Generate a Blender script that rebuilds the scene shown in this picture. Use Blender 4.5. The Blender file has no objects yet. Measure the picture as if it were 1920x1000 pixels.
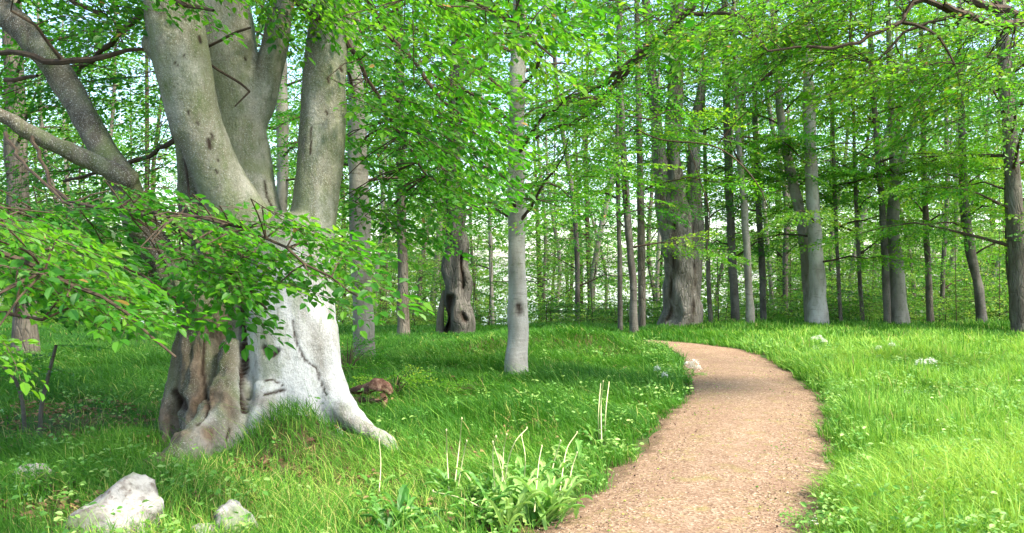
import bpy, math
import numpy as np
from mathutils import Vector, noise as mnoise
R = math.radians
rng = np.random.default_rng(11)
C = bpy.context.scene.collection
sc = bpy.context.scene

# ------------------------------------------------------------------ camera, world, sun, exposure
cam_d = bpy.data.cameras.new('camera'); cam = bpy.data.objects.new('camera', cam_d); C.objects.link(cam)
cam.location = (0, 0, 1.6); cam.rotation_euler = (R(90), 0, 0)
cam_d.lens = 30.0; cam_d.sensor_width = 36.0; cam_d.clip_start = 0.05; cam_d.clip_end = 3000
sc.camera = cam
SUN_EL, SUN_AZ = 52, 122          # azimuth clockwise from +Y (view direction)
w = bpy.data.worlds.new('World'); sc.world = w; w.use_nodes = True
nt = w.node_tree; nt.nodes.clear()
sky = nt.nodes.new('ShaderNodeTexSky'); sky.sky_type = 'NISHITA'; sky.sun_disc = False
sky.sun_elevation = R(SUN_EL); sky.sun_rotation = R(SUN_AZ); sky.air_density = 1.0; sky.dust_density = 1.5; sky.ozone_density = 1.0
bg = nt.nodes.new('ShaderNodeBackground'); bg.inputs['Strength'].default_value = 0.15
wo = nt.nodes.new('ShaderNodeOutputWorld')
nt.links.new(sky.outputs[0], bg.inputs['Color']); nt.links.new(bg.outputs[0], wo.inputs['Surface'])
sl = bpy.data.lights.new('sun', 'SUN'); sl.energy = 3.3; sl.angle = R(9); sl.color = (1, .92, .78)
so = bpy.data.objects.new('sun', sl); C.objects.link(so)
sd = Vector((math.sin(R(SUN_AZ)) * math.cos(R(SUN_EL)), math.cos(R(SUN_AZ)) * math.cos(R(SUN_EL)), math.sin(R(SUN_EL))))
so.rotation_euler = sd.to_track_quat('Z', 'Y').to_euler()
sc.view_settings.view_transform = 'Standard'; sc.view_settings.look = 'None'; sc.view_settings.gamma = 1
sc.view_settings.exposure = 1.92
cy = sc.cycles
cy.max_bounces = 7; cy.diffuse_bounces = 4; cy.glossy_bounces = 2; cy.transmission_bounces = 3; cy.transparent_max_bounces = 4
cy.use_adaptive_sampling = True; cy.adaptive_threshold = 0.02
cy.sample_clamp_indirect = 6; cy.caustics_reflective = False; cy.caustics_refractive = False
cy.use_denoising = True; cy.denoiser = 'OPENIMAGEDENOISE'; cy.denoising_input_passes = 'RGB_ALBEDO_NORMAL'
sc.render.use_persistent_data = False

F = 1600.0
def P(px, py, Y): return np.array([(px - 960) / F * Y, Y, 1.6 - (py - 500) / F * Y])

# ------------------------------------------------------------------ terrain height
def sn(x, y, s, k=0.0):
    return (np.sin(x * s + 1.3 * np.sin(y * s * .7 + k) + k) + np.sin(y * s * 1.13 - 1.1 * np.sin(x * s * .83 + 2 * k) + 2.1 * k)) * .5
def inpoly(x, y, poly):
    x = np.asarray(x); y = np.asarray(y); c = np.zeros(x.shape, bool); n = len(poly)
    for i in range(n):
        x0, y0 = poly[i]; x1, y1 = poly[(i + 1) % n]
        if y0 == y1: continue
        c ^= ((y0 > y) != (y1 > y)) & (x < (x1 - x0) * (y - y0) / (y1 - y0) + x0)
    return c
def g2(x, y, cx, cy_, r): return np.exp(-((x - cx) ** 2 + (y - cy_) ** 2) / r ** 2)
def hgt(x, y):
    x = np.asarray(x, float); y = np.asarray(y, float)
    d = np.clip(y - 20.2 - .6 * np.sin(x * .21), 0, None)
    h = np.where(d < 9, -.010 * d * d, -.81 - .18 * (d - 9))
    h = np.maximum(h, -30)
    near = np.exp(-np.clip(np.abs(y) - 24, 0, None) / 10)
    pc = np.exp(-((x - (.6 + .22 * (y - 5))) / 1.6) ** 2)      # calmer along the path
    h = h + near * (1 - pc) * (.05 * sn(x, y, .9, 1) + .025 * sn(x, y, 2.3, 2))
    h = h + .26 * g2(x, y, 1.5, 16.5, 1.0) + .24 * g2(x, y, -.2, 16.7, 1.2)
    h = h + .36 * g2(x, y, -1.78, 6.98, .40) + .10 * g2(x, y, -2.2, 7.8, 1.3) + .08 * g2(x, y, -2.6, 5.2, .9)
    return h

# path outline in plan (metres)
PL = [(-4.2,-6),(-2.6,-2),(-1.25,1.5),(-.1,4.5),(.298,5.42),(.745,6.48),(1.147,7.46),(1.545,8.83),(2.03,10.16),(2.42,11.74),(2.79,13.84),(3.05,16.0),(2.7,17.0),(1.9,17.5),(1.0,17.9),(0.0,18.2)]
PR = [(-2.4,-7),(-.8,-2.4),(.55,1.5),(1.6,4.4),(1.86,5.21),(2.13,5.9),(2.59,6.9),(3.2,8.53),(3.72,10.16),(4.04,11.5),(4.32,13.2),(4.49,15.2),(4.33,16.7),(3.8,17.7),(3.0,18.5),(1.6,19.1),(0.0,19.6)]
def resamp(p, n):
    p = np.array(p, float); d = np.r_[0, np.cumsum(np.linalg.norm(np.diff(p, axis=0), axis=1))]
    t = np.linspace(0, d[-1], n); return np.stack([np.interp(t, d, p[:, k]) for k in range(p.shape[1])], 1)
PLr = resamp(PL, 150); PRr = resamp(PR, 150)
PPOLY = [tuple(v) for v in PLr] + [tuple(v) for v in PRr[::-1]]
def on_path(x, y, j=.07):
    return inpoly(x + j * sn(x, y, 5, .4) + j * .7 * sn(x, y, 17, 1.4), y + j * sn(x, y, 6, 2.2), PPOLY)

# ------------------------------------------------------------------ materials
def mat(name, rough=.8, spec=.3):
    m = bpy.data.materials.new(name); m.use_nodes = True
    b = m.node_tree.nodes['Principled BSDF']; b.inputs['Roughness'].default_value = rough
    b.inputs['Specular IOR Level'].default_value = spec
    return m, m.node_tree, b
def N(nt, t, **kw):
    n = nt.nodes.new('ShaderNode' + t)
    for k, v in kw.items():
        if k in n.inputs.keys(): n.inputs[k].default_value = v
        else: setattr(n, k, v)
    return n
def ramp(nt, fac, stops, interp='LINEAR'):
    r = nt.nodes.new('ShaderNodeValToRGB'); e = r.color_ramp.elements; r.color_ramp.interpolation = interp
    while len(e) < len(stops): e.new(.5)
    for i, (p, c) in enumerate(stops):
        e[i].position = p; e[i].color = (*c, 1) if len(c) == 3 else c
    nt.links.new(fac, r.inputs[0]); return r.outputs[0]
def mix(nt, f, a, b, mode='MIX'):
    m = nt.nodes.new('ShaderNodeMix'); m.data_type = 'RGBA'; m.blend_type = mode
    for s, v in ((m.inputs[0], f), (m.inputs[6], a), (m.inputs[7], b)):
        if hasattr(v, 'is_output'): nt.links.new(v, s)
        elif isinstance(v, tuple): s.default_value = (*v, 1)
        else: s.default_value = v
    return m.outputs[2]
def noi(nt, scale, detail=4, rough=.55, co=None, dist=0.0):
    n = N(nt, 'TexNoise', Scale=scale, Detail=detail, Roughness=rough, Distortion=dist)
    if co is not None: nt.links.new(co, n.inputs['Vector'])
    return n.outputs['Fac']
def coords(nt, scale=(1, 1, 1)):
    g = nt.nodes.new('ShaderNodeNewGeometry'); mp = N(nt, 'Mapping'); mp.inputs['Scale'].default_value = scale
    nt.links.new(g.outputs['Position'], mp.inputs['Vector']); return mp.outputs[0]
def bump(nt, b, h, strength, dist):
    n = N(nt, 'Bump', Strength=strength, Distance=dist); nt.links.new(h, n.inputs['Height']); nt.links.new(n.outputs[0], b.inputs['Normal'])
def attr(nt, name):
    a = nt.nodes.new('ShaderNodeAttribute'); a.attribute_name = name; return a.outputs['Fac']

def leaf_mat(name, stops, tstops, tr=.45, rough=.45, spec=.35):
    m, nt, b = mat(name, rough, spec)
    a = attr(nt, 'tint')
    nt.links.new(ramp(nt, a, stops), b.inputs['Base Color'])
    t = nt.nodes.new('ShaderNodeBsdfTranslucent'); nt.links.new(ramp(nt, a, tstops), t.inputs['Color'])
    mx = nt.nodes.new('ShaderNodeMixShader'); mx.inputs[0].default_value = tr
    out = nt.nodes['Material Output']
    nt.links.new(b.outputs[0], mx.inputs[1]); nt.links.new(t.outputs[0], mx.inputs[2]); nt.links.new(mx.outputs[0], out.inputs['Surface'])
    return m
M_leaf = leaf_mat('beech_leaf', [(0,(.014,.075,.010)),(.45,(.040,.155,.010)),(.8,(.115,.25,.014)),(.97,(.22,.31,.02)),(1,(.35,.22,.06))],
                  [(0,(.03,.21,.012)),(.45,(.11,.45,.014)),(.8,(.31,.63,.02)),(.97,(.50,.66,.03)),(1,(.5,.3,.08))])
M_farleaf = leaf_mat('woodland_leaf', [(0,(.015,.08,.012)),(.5,(.065,.20,.02)),(1,(.24,.38,.05))],
                  [(0,(.035,.22,.018)),(.5,(.17,.48,.025)),(1,(.55,.72,.10))])
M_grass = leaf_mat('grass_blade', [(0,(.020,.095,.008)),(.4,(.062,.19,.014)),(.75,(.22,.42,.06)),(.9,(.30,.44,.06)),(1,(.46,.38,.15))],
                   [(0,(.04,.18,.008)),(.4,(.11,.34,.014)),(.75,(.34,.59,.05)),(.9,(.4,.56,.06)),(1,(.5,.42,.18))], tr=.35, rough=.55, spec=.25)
M_herb = leaf_mat('herb_leaf', [(0,(.05,.16,.025)),(.5,(.12,.29,.05)),(1,(.32,.46,.13))],
                   [(0,(.10,.32,.03)),(.5,(.22,.48,.05)),(1,(.4,.6,.12))], tr=.35, rough=.45, spec=.3)

def bark_mat(name, base, pale, dark, green, gamt=.5, pamt=.5, sc_=1.0, bstr=.5, furrow=False, hero=False):
    m, nt, b = mat(name, .82, .2)
    co = coords(nt, (sc_, sc_, sc_ * .45))
    n1 = noi(nt, 3.2, 6, .62, co, .3); n2 = noi(nt, 9, 5, .7, co); n3 = noi(nt, 42, 4, .7, coords(nt, (1, 1, .8)))
    c = mix(nt, ramp(nt, n1, [(.42 - .12 * pamt, (0,0,0)), (.62, (1,1,1))]), base, pale)
    c = mix(nt, ramp(nt, n2, [(.60 - .14 * gamt, (0,0,0)), (.74, (.85,)*3)]), c, green)
    if hero:
        pa, mo = attr(nt, 'pale'), attr(nt, 'moss_shade')
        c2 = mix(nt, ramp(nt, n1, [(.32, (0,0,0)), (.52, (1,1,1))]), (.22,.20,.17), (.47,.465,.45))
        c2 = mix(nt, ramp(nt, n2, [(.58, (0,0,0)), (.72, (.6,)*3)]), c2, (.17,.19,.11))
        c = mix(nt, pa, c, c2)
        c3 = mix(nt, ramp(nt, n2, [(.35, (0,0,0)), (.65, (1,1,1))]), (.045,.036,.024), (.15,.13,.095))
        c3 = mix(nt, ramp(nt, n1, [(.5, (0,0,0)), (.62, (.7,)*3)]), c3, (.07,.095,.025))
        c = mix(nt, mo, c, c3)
        fs = noi(nt, 95, 3, .7, coords(nt)); c = mix(nt, ramp(nt, fs, [(.57, (0,0,0)), (.63, (.55,)*3)]), c, (.58,.57,.52)); c = mix(nt, ramp(nt, noi(nt, 60, 5, .8, co), [(.57, (0,0,0)), (.64, (.6,)*3)]), c, (.07,.065,.045))
        c = mix(nt, ramp(nt, noi(nt, 2.1, 5, .7, co, .6), [(.5, (0,0,0)), (.60, (.45,)*3)]), c, (.16,.19,.075))
    spots = ramp(nt, n3, [(.66, (0,0,0)), (.72, (.75,)*3)])
    c = mix(nt, spots, c, dark)
    co3 = coords(nt, (1.2, 1.2, 9)); n4 = noi(nt, 3.0, 5, .6, co3)
    c = mix(nt, ramp(nt, n4, [(.60, (0,0,0)), (.68, (.22 if hero else .5,)*3)]), c, dark)
    sca = attr(nt, 'scar'); rot = attr(nt, 'rot')
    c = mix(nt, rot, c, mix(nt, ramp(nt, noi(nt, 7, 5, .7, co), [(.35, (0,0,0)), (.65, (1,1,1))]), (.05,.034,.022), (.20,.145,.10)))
    c = mix(nt, sca, c, (.035, .022, .014))
    nt.links.new(c, b.inputs['Base Color'])
    hh = N(nt, 'Math', operation='ADD')
    if furrow:
        v = N(nt, 'TexVoronoi', Scale=9.0, feature='DISTANCE_TO_EDGE'); cf = coords(nt, (1.3, 1.3, .28)); nt.links.new(cf, v.inputs['Vector'])
        nt.links.new(ramp(nt, v.outputs['Distance'], [(0, (0,0,0)), (.12, (1,1,1))]), hh.inputs[0])
    else: nt.links.new(n2 if hero else n4, hh.inputs[0])
    nt.links.new(n3, hh.inputs[1]); bump(nt, b, hh.outputs[0], bstr, .02)
    return m
M_hollow, _n, _b = mat('hollow_wood', .95, .1); _b.inputs['Base Color'].default_value = (.02,.014,.01,1)
M_bark = bark_mat('beech_bark', (.19,.175,.12), (.35,.335,.27), (.045,.038,.022), (.075,.105,.03), 1.3, .35, 1, .9, hero=True)
M_barkbase = bark_mat('beech_bark_pale', (.28,.26,.225), (.52,.51,.49), (.08,.06,.045), (.15,.18,.10), .25, .8, 1.3, .8)
M_grey = bark_mat('grey_bark', (.17,.15,.12), (.28,.26,.22), (.06,.045,.03), (.09,.11,.045), .5, .4, 1, .6)
M_brown = bark_mat('brown_bark', (.095,.078,.058), (.19,.165,.13), (.035,.025,.018), (.09,.11,.05), .35, .3, 1.4, .9, True)
M_dark = bark_mat('dark_bark', (.07,.06,.05), (.15,.135,.115), (.02,.017,.014), (.06,.085,.035), .5, .3, 1.4, .7, False)
M_old = bark_mat('old_gnarled_bark', (.10,.085,.065), (.235,.21,.18), (.022,.016,.012), (.07,.08,.04), .4, .5, 1.6, 1.0, True)
M_old2 = bark_mat('dark_gnarled_bark', (.05,.047,.038), (.125,.115,.10), (.02,.017,.012), (.05,.07,.03), .5, .3, 1.6, 1.0, True)
M_pale = bark_mat('pale_bark', (.24,.215,.18), (.40,.375,.33), (.07,.055,.045), (.12,.135,.06), .4, .6, 1, .6)
M_twig = bark_mat('twig_bark', (.045,.030,.020), (.085,.06,.038), (.02,.014,.01), (.05,.05,.025), .1, .4, 3, .3)
M_straw, _nt, _b = mat('dry_stalk', .7, .2); _b.inputs['Base Color'].default_value = (.52, .50, .26, 1)
M_white, _nt, _b = mat('white_petal', .6, .2); _b.inputs['Base Color'].default_value = (.80, .80, .72, 1)

# ground: litter, soil and moss
M_ground, nt, b = mat('forest_floor', .95, .1)
co = coords(nt); n1 = noi(nt, 1.1, 6, .65, co); n2 = noi(nt, 22, 6, .75, co)
c = mix(nt, ramp(nt, n2, [(.35,(0,0,0)),(.65,(1,1,1))]), (.045,.035,.02), (.15,.10,.05))
c = mix(nt, ramp(nt, n1, [(.42,(0,0,0)),(.56,(1,1,1))]), c, (.04,.085,.02))
nt.links.new(c, b.inputs['Base Color']); bump(nt, b, n2, .6, .03)
# path: fine pinkish crushed gravel
M_path, nt, b = mat('pink_gravel_path', .95, .1)
co = coords(nt)
v = N(nt, 'TexVoronoi', Scale=62.0); nt.links.new(co, v.inputs['Vector'])
n1 = noi(nt, 1.6, 5, .6, co); n2 = noi(nt, 38, 6, .8, co); n3 = noi(nt, 140, 3, .7, co); n4 = noi(nt, 5, 6, .7, co)
c = ramp(nt, v.outputs['Color'], [(0,(.050,.030,.020)),(.3,(.155,.094,.060)),(.6,(.265,.172,.112)),(.85,(.37,.27,.185)),(1,(.56,.47,.38))])
c = mix(nt, ramp(nt, n2, [(.42,(0,0,0)),(.62,(.5,)*3)]), c, (.29,.21,.13))
c = mix(nt, ramp(nt, n4, [(.54,(0,0,0)),(.68,(.6,)*3)]), c, (.22,.20,.06))
c = mix(nt, ramp(nt, n1, [(.40,(.35,)*3),(.62,(0,0,0))]), c, (.17,.10,.068))
ea = N(nt, 'Math', operation='MULTIPLY_ADD'); nt.links.new(n4, ea.inputs[0]); ea.inputs[1].default_value = .9; nt.links.new(attr(nt, 'edge'), ea.inputs[2])
c = mix(nt, ramp(nt, ea.outputs[0], [(.85,(0,0,0)),(1.15,(.8,)*3)]), c, (.10,.068,.042))
c = mix(nt, ramp(nt, ea.outputs[0], [(.30,(.35,)*3),(.46,(0,0,0))]), c, (.35,.255,.18))
nt.links.new(c, b.inputs['Base Color'])
hh = N(nt, 'Math', operation='ADD'); nt.links.new(v.outputs['Distance'], hh.inputs[0]); nt.links.new(n3, hh.inputs[1]); bump(nt, b, hh.outputs[0], .7, .008)
M_peb, nt, b = mat('gravel_stone', .85, .2)
nt.links.new(ramp(nt, attr(nt, 'tint'), [(0,(.025,.016,.013)),(.3,(.11,.062,.045)),(.62,(.26,.165,.12)),(.80,(.48,.38,.31)),(.84,(.22,.24,.05)),(1,(.36,.34,.09))]), b.inputs['Base Color'])
M_litter = leaf_mat('fallen_leaf', [(0,(.10,.05,.025)),(.6,(.26,.15,.07)),(1,(.42,.28,.14))], [(0,(.1,.05,.02)),(1,(.3,.18,.08))], tr=.15, rough=.7)
# lichen stone
M_stone, nt, b = mat('lichen_stone', .9, .2)
co = coords(nt); n1 = noi(nt, 7, 8, .7, co); n2 = noi(nt, 26, 6, .7, co); n3 = noi(nt, 3.1, 4, .6, co)
c = mix(nt, ramp(nt, n1, [(.40,(0,0,0)),(.56,(1,1,1))]), (.12,.10,.085), (.35,.33,.305))
c = mix(nt, ramp(nt, n2, [(.58,(0,0,0)),(.66,(.8,)*3)]), c, (.11,.07,.055))
c = mix(nt, ramp(nt, n3, [(.54,(0,0,0)),(.64,(.7,)*3)]), c, (.16,.20,.09))
nt.links.new(c, b.inputs['Base Color']); bump(nt, b, n2, .6, .02)
M_log, nt, b = mat('rotten_wood', .9, .15)
co = coords(nt, (1, 1, 1)); n1 = noi(nt, 14, 6, .7, co)
nt.links.new(ramp(nt, n1, [(.3,(.05,.025,.018)),(.5,(.15,.075,.05)),(.72,(.40,.25,.18))]), b.inputs['Base Color']); bump(nt, b, n1, .8, .03)
M_lake, nt, b = mat('lake_surface', .08, .5); b.inputs['Base Color'].default_value = (.05,.08,.08,1)
bump(nt, b, noi(nt, .6, 4, .6, coords(nt, (1, .4, 1))), .05, .1)

# ------------------------------------------------------------------ mesh plumbing
def build(name, chunks, mats, parent=None, smooth=False):
    """chunks: (verts Nx3, faces Mxk, material index, per-face tint or None)"""
    vs, lv, lt, mi, ti, off = [], [], [], [], [], 0
    for V, Fc, m, t in chunks:
        if len(Fc) == 0: continue
        V = np.asarray(V, np.float32); Fc = np.asarray(Fc, np.int64)
        vs.append(V); lv.append((Fc + off).ravel()); lt.append(np.full(len(Fc), Fc.shape[1], np.int32))
        mi.append(np.full(len(Fc), m, np.int32)); ti.append(np.full(len(Fc), .5, np.float32) if t is None else np.asarray(t, np.float32))
        off += len(V)
    V = np.concatenate(vs); L = np.concatenate(lv).astype(np.int32); T = np.concatenate(lt)
    me = bpy.data.meshes.new(name); me.vertices.add(len(V)); me.vertices.foreach_set('co', V.ravel())
    me.loops.add(len(L)); me.loops.foreach_set('vertex_index', L)
    me.polygons.add(len(T)); me.polygons.foreach_set('loop_start', np.r_[0, np.cumsum(T)[:-1]].astype(np.int32))
    me.polygons.foreach_set('material_index', np.concatenate(mi))
    me.polygons.foreach_set('use_smooth', np.full(len(T), smooth, bool))
    a = me.attributes.new('tint', 'FLOAT', 'FACE'); a.data.foreach_set('value', np.concatenate(ti))
    me.update(calc_edges=True)
    for m in mats: me.materials.append(m)
    o = bpy.data.objects.new(name, me); C.objects.link(o)
    if parent is not None:
        o.parent = parent
        o.matrix_parent_inverse = parent.matrix_world.inverted() if parent.parent is None else parent.matrix_world.inverted()
    return o
def tag(o, label=None, cat=None, group=None, kind=None):
    if label: o['label'] = label
    if cat: o['category'] = cat
    if group: o['group'] = group
    if kind: o['kind'] = kind
    return o
def thing(name, label, cat, loc, group=None):
    o = bpy.data.objects.new(name, None); C.objects.link(o); o.location = [float(v) for v in loc]; o.empty_display_size = .2
    bpy.context.view_layer.update()
    return tag(o, label, cat, group)
def nrmz(v): return v / np.maximum(np.linalg.norm(v, axis=-1, keepdims=True), 1e-9)
def smooth_line(p, step):
    """Catmull-Rom through the rows (any number of columns), resampled at about step metres"""
    p = np.array(p, float)
    if len(p) == 2: q = p
    else:
        e = np.vstack([2 * p[0] - p[1], p, 2 * p[-1] - p[-2]]); out = []
        for i in range(1, len(e) - 2):
            t = np.linspace(0, 1, 8, endpoint=False)[:, None]
            a, b_, c_, d = e[i - 1], e[i], e[i + 1], e[i + 2]
            out.append(.5 * ((2 * b_) + (c_ - a) * t + (2 * a - 5 * b_ + 4 * c_ - d) * t * t + (3 * b_ - a - 3 * c_ + d) * t ** 3))
        q = np.vstack(out + [p[-1:]])
    d = np.r_[0, np.cumsum(np.linalg.norm(np.diff(q[:, :3], axis=0), axis=1))]
    n = max(2, int(d[-1] / step) + 1); t = np.linspace(0, d[-1], n)
    return np.stack([np.interp(t, d, q[:, k]) for k in range(q.shape[1])], 1)
def tube(pts, rad, sides=8, lump=0.0, seed=0.0, cap=True):
    pts = np.asarray(pts, float); rad = np.asarray(rad, float); n = len(pts)
    t = nrmz(np.gradient(pts, axis=0)); up = np.array([0, 1., 0]) if abs(t[0][2]) > .6 else np.array([0, 0, 1.])
    a = nrmz(np.cross(t, up)); b_ = np.cross(t, a)
    th = np.linspace(0, 2 * np.pi, sides, endpoint=False)
    rr = rad[:, None] * np.ones((1, sides))
    if lump:
        s = np.arange(n)[:, None] * .35
        rr = rr * (1 + lump * (np.sin(th * 2 + s * .5 + seed) * .5 + np.sin(th * 3 - s * .31 + seed * 2) * .4 + .5 * np.sin(s * 1.3 + seed * 5 + th)))
    V = pts[:, None] + rr[..., None] * (np.cos(th)[None, :, None] * a[:, None] + np.sin(th)[None, :, None] * b_[:, None])
    i = np.arange(n - 1)[:, None] * sides; j = np.arange(sides)[None]; k = (j + 1) % sides
    Fq = np.stack([i + j, i + k, i + sides + k, i + sides + j], -1).reshape(-1, 4)
    return V.reshape(-1, 3), Fq
def tubes_chunk(lst, m=0, sides=5):
    out = []
    for p, r in lst:
        V, Fq = tube(p, r, sides); out.append((V, Fq, m, None))
    return out
def merge(chs):
    """merge chunks of one face size and material into one chunk"""
    if not chs: return []
    off = 0; vs = []; fs = []; ts = []
    for V, Fc, m, t in chs:
        vs.append(V); fs.append(Fc + off); off += len(V); ts.append(np.full(len(Fc), .5) if t is None else t)
    return [(np.concatenate(vs), np.concatenate(fs), chs[0][2], np.concatenate(ts))]

# ------------------------------------------------------------------ leaves and sprays
def leaves(pos, d, nr, ln, tint, near=False, m=1, wid=.3, fold=.10):
    d = nrmz(d); s = nrmz(np.cross(nr, d)); u = np.cross(d, s); L = ln[:, None]
    if near:
        V = np.stack([pos, pos + d*L*.28 + s*L*wid*.85 + u*L*fold, pos + d*L*.66 + s*L*wid*.8 + u*L*fold*.8, pos + d*L - u*L*.08,
                      pos + d*L*.66 - s*L*wid*.8 + u*L*fold*.8, pos + d*L*.28 - s*L*wid*.85 + u*L*fold], 1)
        i = np.arange(len(pos))[:, None] * 6
        Fc = np.concatenate([i + np.array([[0,1,2,3]]), i + np.array([[0,3,4,5]])], 1).reshape(-1, 4)
    else:
        V = np.stack([pos, pos + d*L*.45 + s*L*wid + u*L*fold, pos + d*L - u*L*.06, pos + d*L*.45 - s*L*wid + u*L*fold], 1)
        i = np.arange(len(pos))[:, None] * 4
        Fc = np.concatenate([i + np.array([[0,1,2]]), i + np.array([[0,2,3]])], 1).reshape(-1, 3)
    return V.reshape(-1, 3), Fc, m, np.repeat(tint, 2)
def make_spray(r, L=1.2, leaf=.072, gap=.085, lgap=.05, spread=55):
    """a flat beech spray along +X, leaves alternate on alternate side twigs, tip drooping"""
    pos, d, nr, ln = [], [], [], []; tw = []
    def droop(p): return np.array([p[0], p[1], p[2] - .16 * (p[0] / L) ** 2 * L - .10 * abs(p[1])])
    def add(p, dirv):
        pos.append(droop(p)); dd = np.array([math.cos(dirv), math.sin(dirv), r.normal(-.18, .18)]); d.append(dd)
        nr.append(np.array([r.normal(0, .6), r.normal(0, .6), 1.])); ln.append(leaf * r.uniform(.5, 1.2))
    x = .05 * L; side = 1
    ax = [droop(np.array([t, .03 * math.sin(5 * t), 0.])) for t in np.linspace(0, L, 5)]
    tw.append((ax, np.linspace(.006, .002, 5) * (L / 1.2)))
    while x < L:
        t = x / L; ll = L * .46 * (math.sin(math.pi * min(1, .18 + t * .80)) ** .8) * r.uniform(.7, 1.15)
        a = side * R(spread + r.normal(0, 7)) * (1 - .3 * t)
        q = .03; s2 = 1
        while q < ll:
            p = np.array([x + q * math.cos(a), q * math.sin(a), 0.]); add(p, a + s2 * R(42)); s2 = -s2; q += lgap * r.uniform(.8, 1.25)
        e = np.array([x + ll * math.cos(a), ll * math.sin(a), 0.]); add(e, a)
        tw.append(([droop(np.array([x, 0, 0.])), droop(e)], np.array([.0028, .001]) * (L / 1.2)))
        x += gap * r.uniform(.8, 1.2); side = -side
    add(np.array([L, 0, 0.]), 0)
    tv, tf, off = [], [], 0
    for p, rr in tw:
        V, Fq = tube(np.array(p), rr, 3); tv.append(V); tf.append(Fq + off); off += len(V)
    nax = 4 * 3
    return dict(pos=np.array(pos), d=np.array(d), nr=np.array(nr), ln=np.array(ln), tv=np.concatenate(tv), tf=np.concatenate(tf), axf=nax, axv=15)
SP = [make_spray(rng) for _ in range(5)]                                   # 1.2 m, 7 cm leaves
SPN = [make_spray(rng, .75, .085, .085, .07, 50) for _ in range(5)]        # near, fine
SPF = [make_spray(rng, 1.9, .15, .21, .13) for _ in range(4)]              # far
def sprays(org, dr, scale, temps, r, near=False, m=1, tw_m=0, tint0=.42, tsd=.12, tilt=.34, fulltw=True, lsc=1.0):
    """place spray templates: origins, axis directions; up is world up with tilt"""
    org = np.asarray(org, float); dr = nrmz(np.asarray(dr, float)); n = len(org); out_l, out_t = [], []
    which = r.integers(0, len(temps), n); scale = np.broadcast_to(scale, (n,))
    upv = np.stack([r.normal(0, tilt, n), r.normal(0, tilt, n), np.ones(n)], 1)
    sd_ = nrmz(np.cross(upv, dr)); up = np.cross(dr, sd_); M = np.stack([dr, sd_, up], 2)
    for k, T in enumerate(temps):
        w_ = np.where(which == k)[0]
        if len(w_) == 0: continue
        Mk = M[w_]; s = scale[w_][:, None, None]; o = org[w_][:, None]
        tp = lambda A: np.einsum('mij,nj->mni', Mk, A)
        pos = (tp(T['pos']) * s + o).reshape(-1, 3); d = tp(T['d']).reshape(-1, 3); nr = tp(T['nr']).reshape(-1, 3)
        nr = nr + r.normal(0, .12, nr.shape); ln = np.tile(T['ln'], len(w_)) * np.repeat(scale[w_], len(T['ln'])) * lsc
        ti = np.repeat(r.normal(tint0, tsd, len(w_)), len(T['ln'])) + r.normal(0, .09, len(pos))
        brown = r.random(len(ti)) < .004
        ti = np.where(brown, 1.0, np.clip(ti, 0, .95))
        out_l.append(leaves(pos, d, nr, ln, ti, near, m))
        tv, tf = (T['tv'], T['tf']) if fulltw else (T['tv'][:T['axv']], T['tf'][:T['axf']])
        tvv = (tp(tv) * s + o).reshape(-1, 3); tff = (np.arange(len(w_))[:, None, None] * len(tv) + tf[None]).reshape(-1, 4)
        out_t.append((tvv, tff, tw_m, None))
    return out_l, out_t
# ------------------------------------------------------------------ trees
def crown_chunks(r, axis, z0, z1, nl, Rad, temps=None, sc_=1.0, tint0=.42, azb=None, elev=18, spacing=.34, near=False, ztop=None, fulltw=False, lsc=1.0, rlow=.9):
    """limbs leave the trunk axis (rows x, y, z) and carry flat sprays; returns limb, twig and leaf chunks"""
    temps = temps or SP
    org, dr, limbs = [], [], []
    for i in range(nl):
        z = z0 + (z1 - z0) * ((i + r.random()) / nl) ** 1.15
        b0 = np.array([np.interp(z, axis[:, 2], axis[:, k]) for k in range(3)])
        az = (i * 2.4 + r.normal(0, .4)) if azb is None else r.normal(azb[0], azb[1])
        f = (z - z0) / (z1 - z0 + 1e-6); l = Rad * (rlow + (1 - rlow) * f) * r.uniform(.55, 1.1)
        e = R(elev + r.normal(0, 9)); n = 6; t = np.linspace(0, 1, n)
        azt = az + r.normal(0, .25) * t
        q = np.stack([b0[0] + np.cos(azt) * l * t * math.cos(e), b0[1] + np.sin(azt) * l * t * math.cos(e),
                      b0[2] + l * (math.sin(e) * t * 1.5 - .30 * t * t) + r.normal(0, .04, n)], 1)
        q[0] = b0
        limbs.append((q, np.linspace(.012 + .009 * l, .004, n)))
        tt = r.uniform(.12, .25); sgn = 1
        while tt < 1.0:
            p = np.array([np.interp(tt, t, q[:, k]) for k in range(3)])
            a = az + sgn * R(r.uniform(30, 72)); org.append(p); dr.append([math.cos(a), math.sin(a), r.normal(-.05, .12)])
            sgn = -sgn; tt += spacing / l * r.uniform(.7, 1.3)
        org.append(q[-1]); dr.append([math.cos(az), math.sin(az), -.1])
    lf, tw = sprays(org, dr, r.uniform(.75, 1.15, len(org)) * sc_, temps, r, near, tint0=tint0, fulltw=fulltw, lsc=lsc)
    return merge(tubes_chunk(limbs, 0, 5)) + tw + lf
def px_axis(pts, Y, ztop=None, r_px=None):
    """trunk centre line from photo points at distance Y"""
    out = []
    for i, (px, py) in enumerate(pts): out.append(P(px, py, Y))
    return np.array(out)
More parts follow.
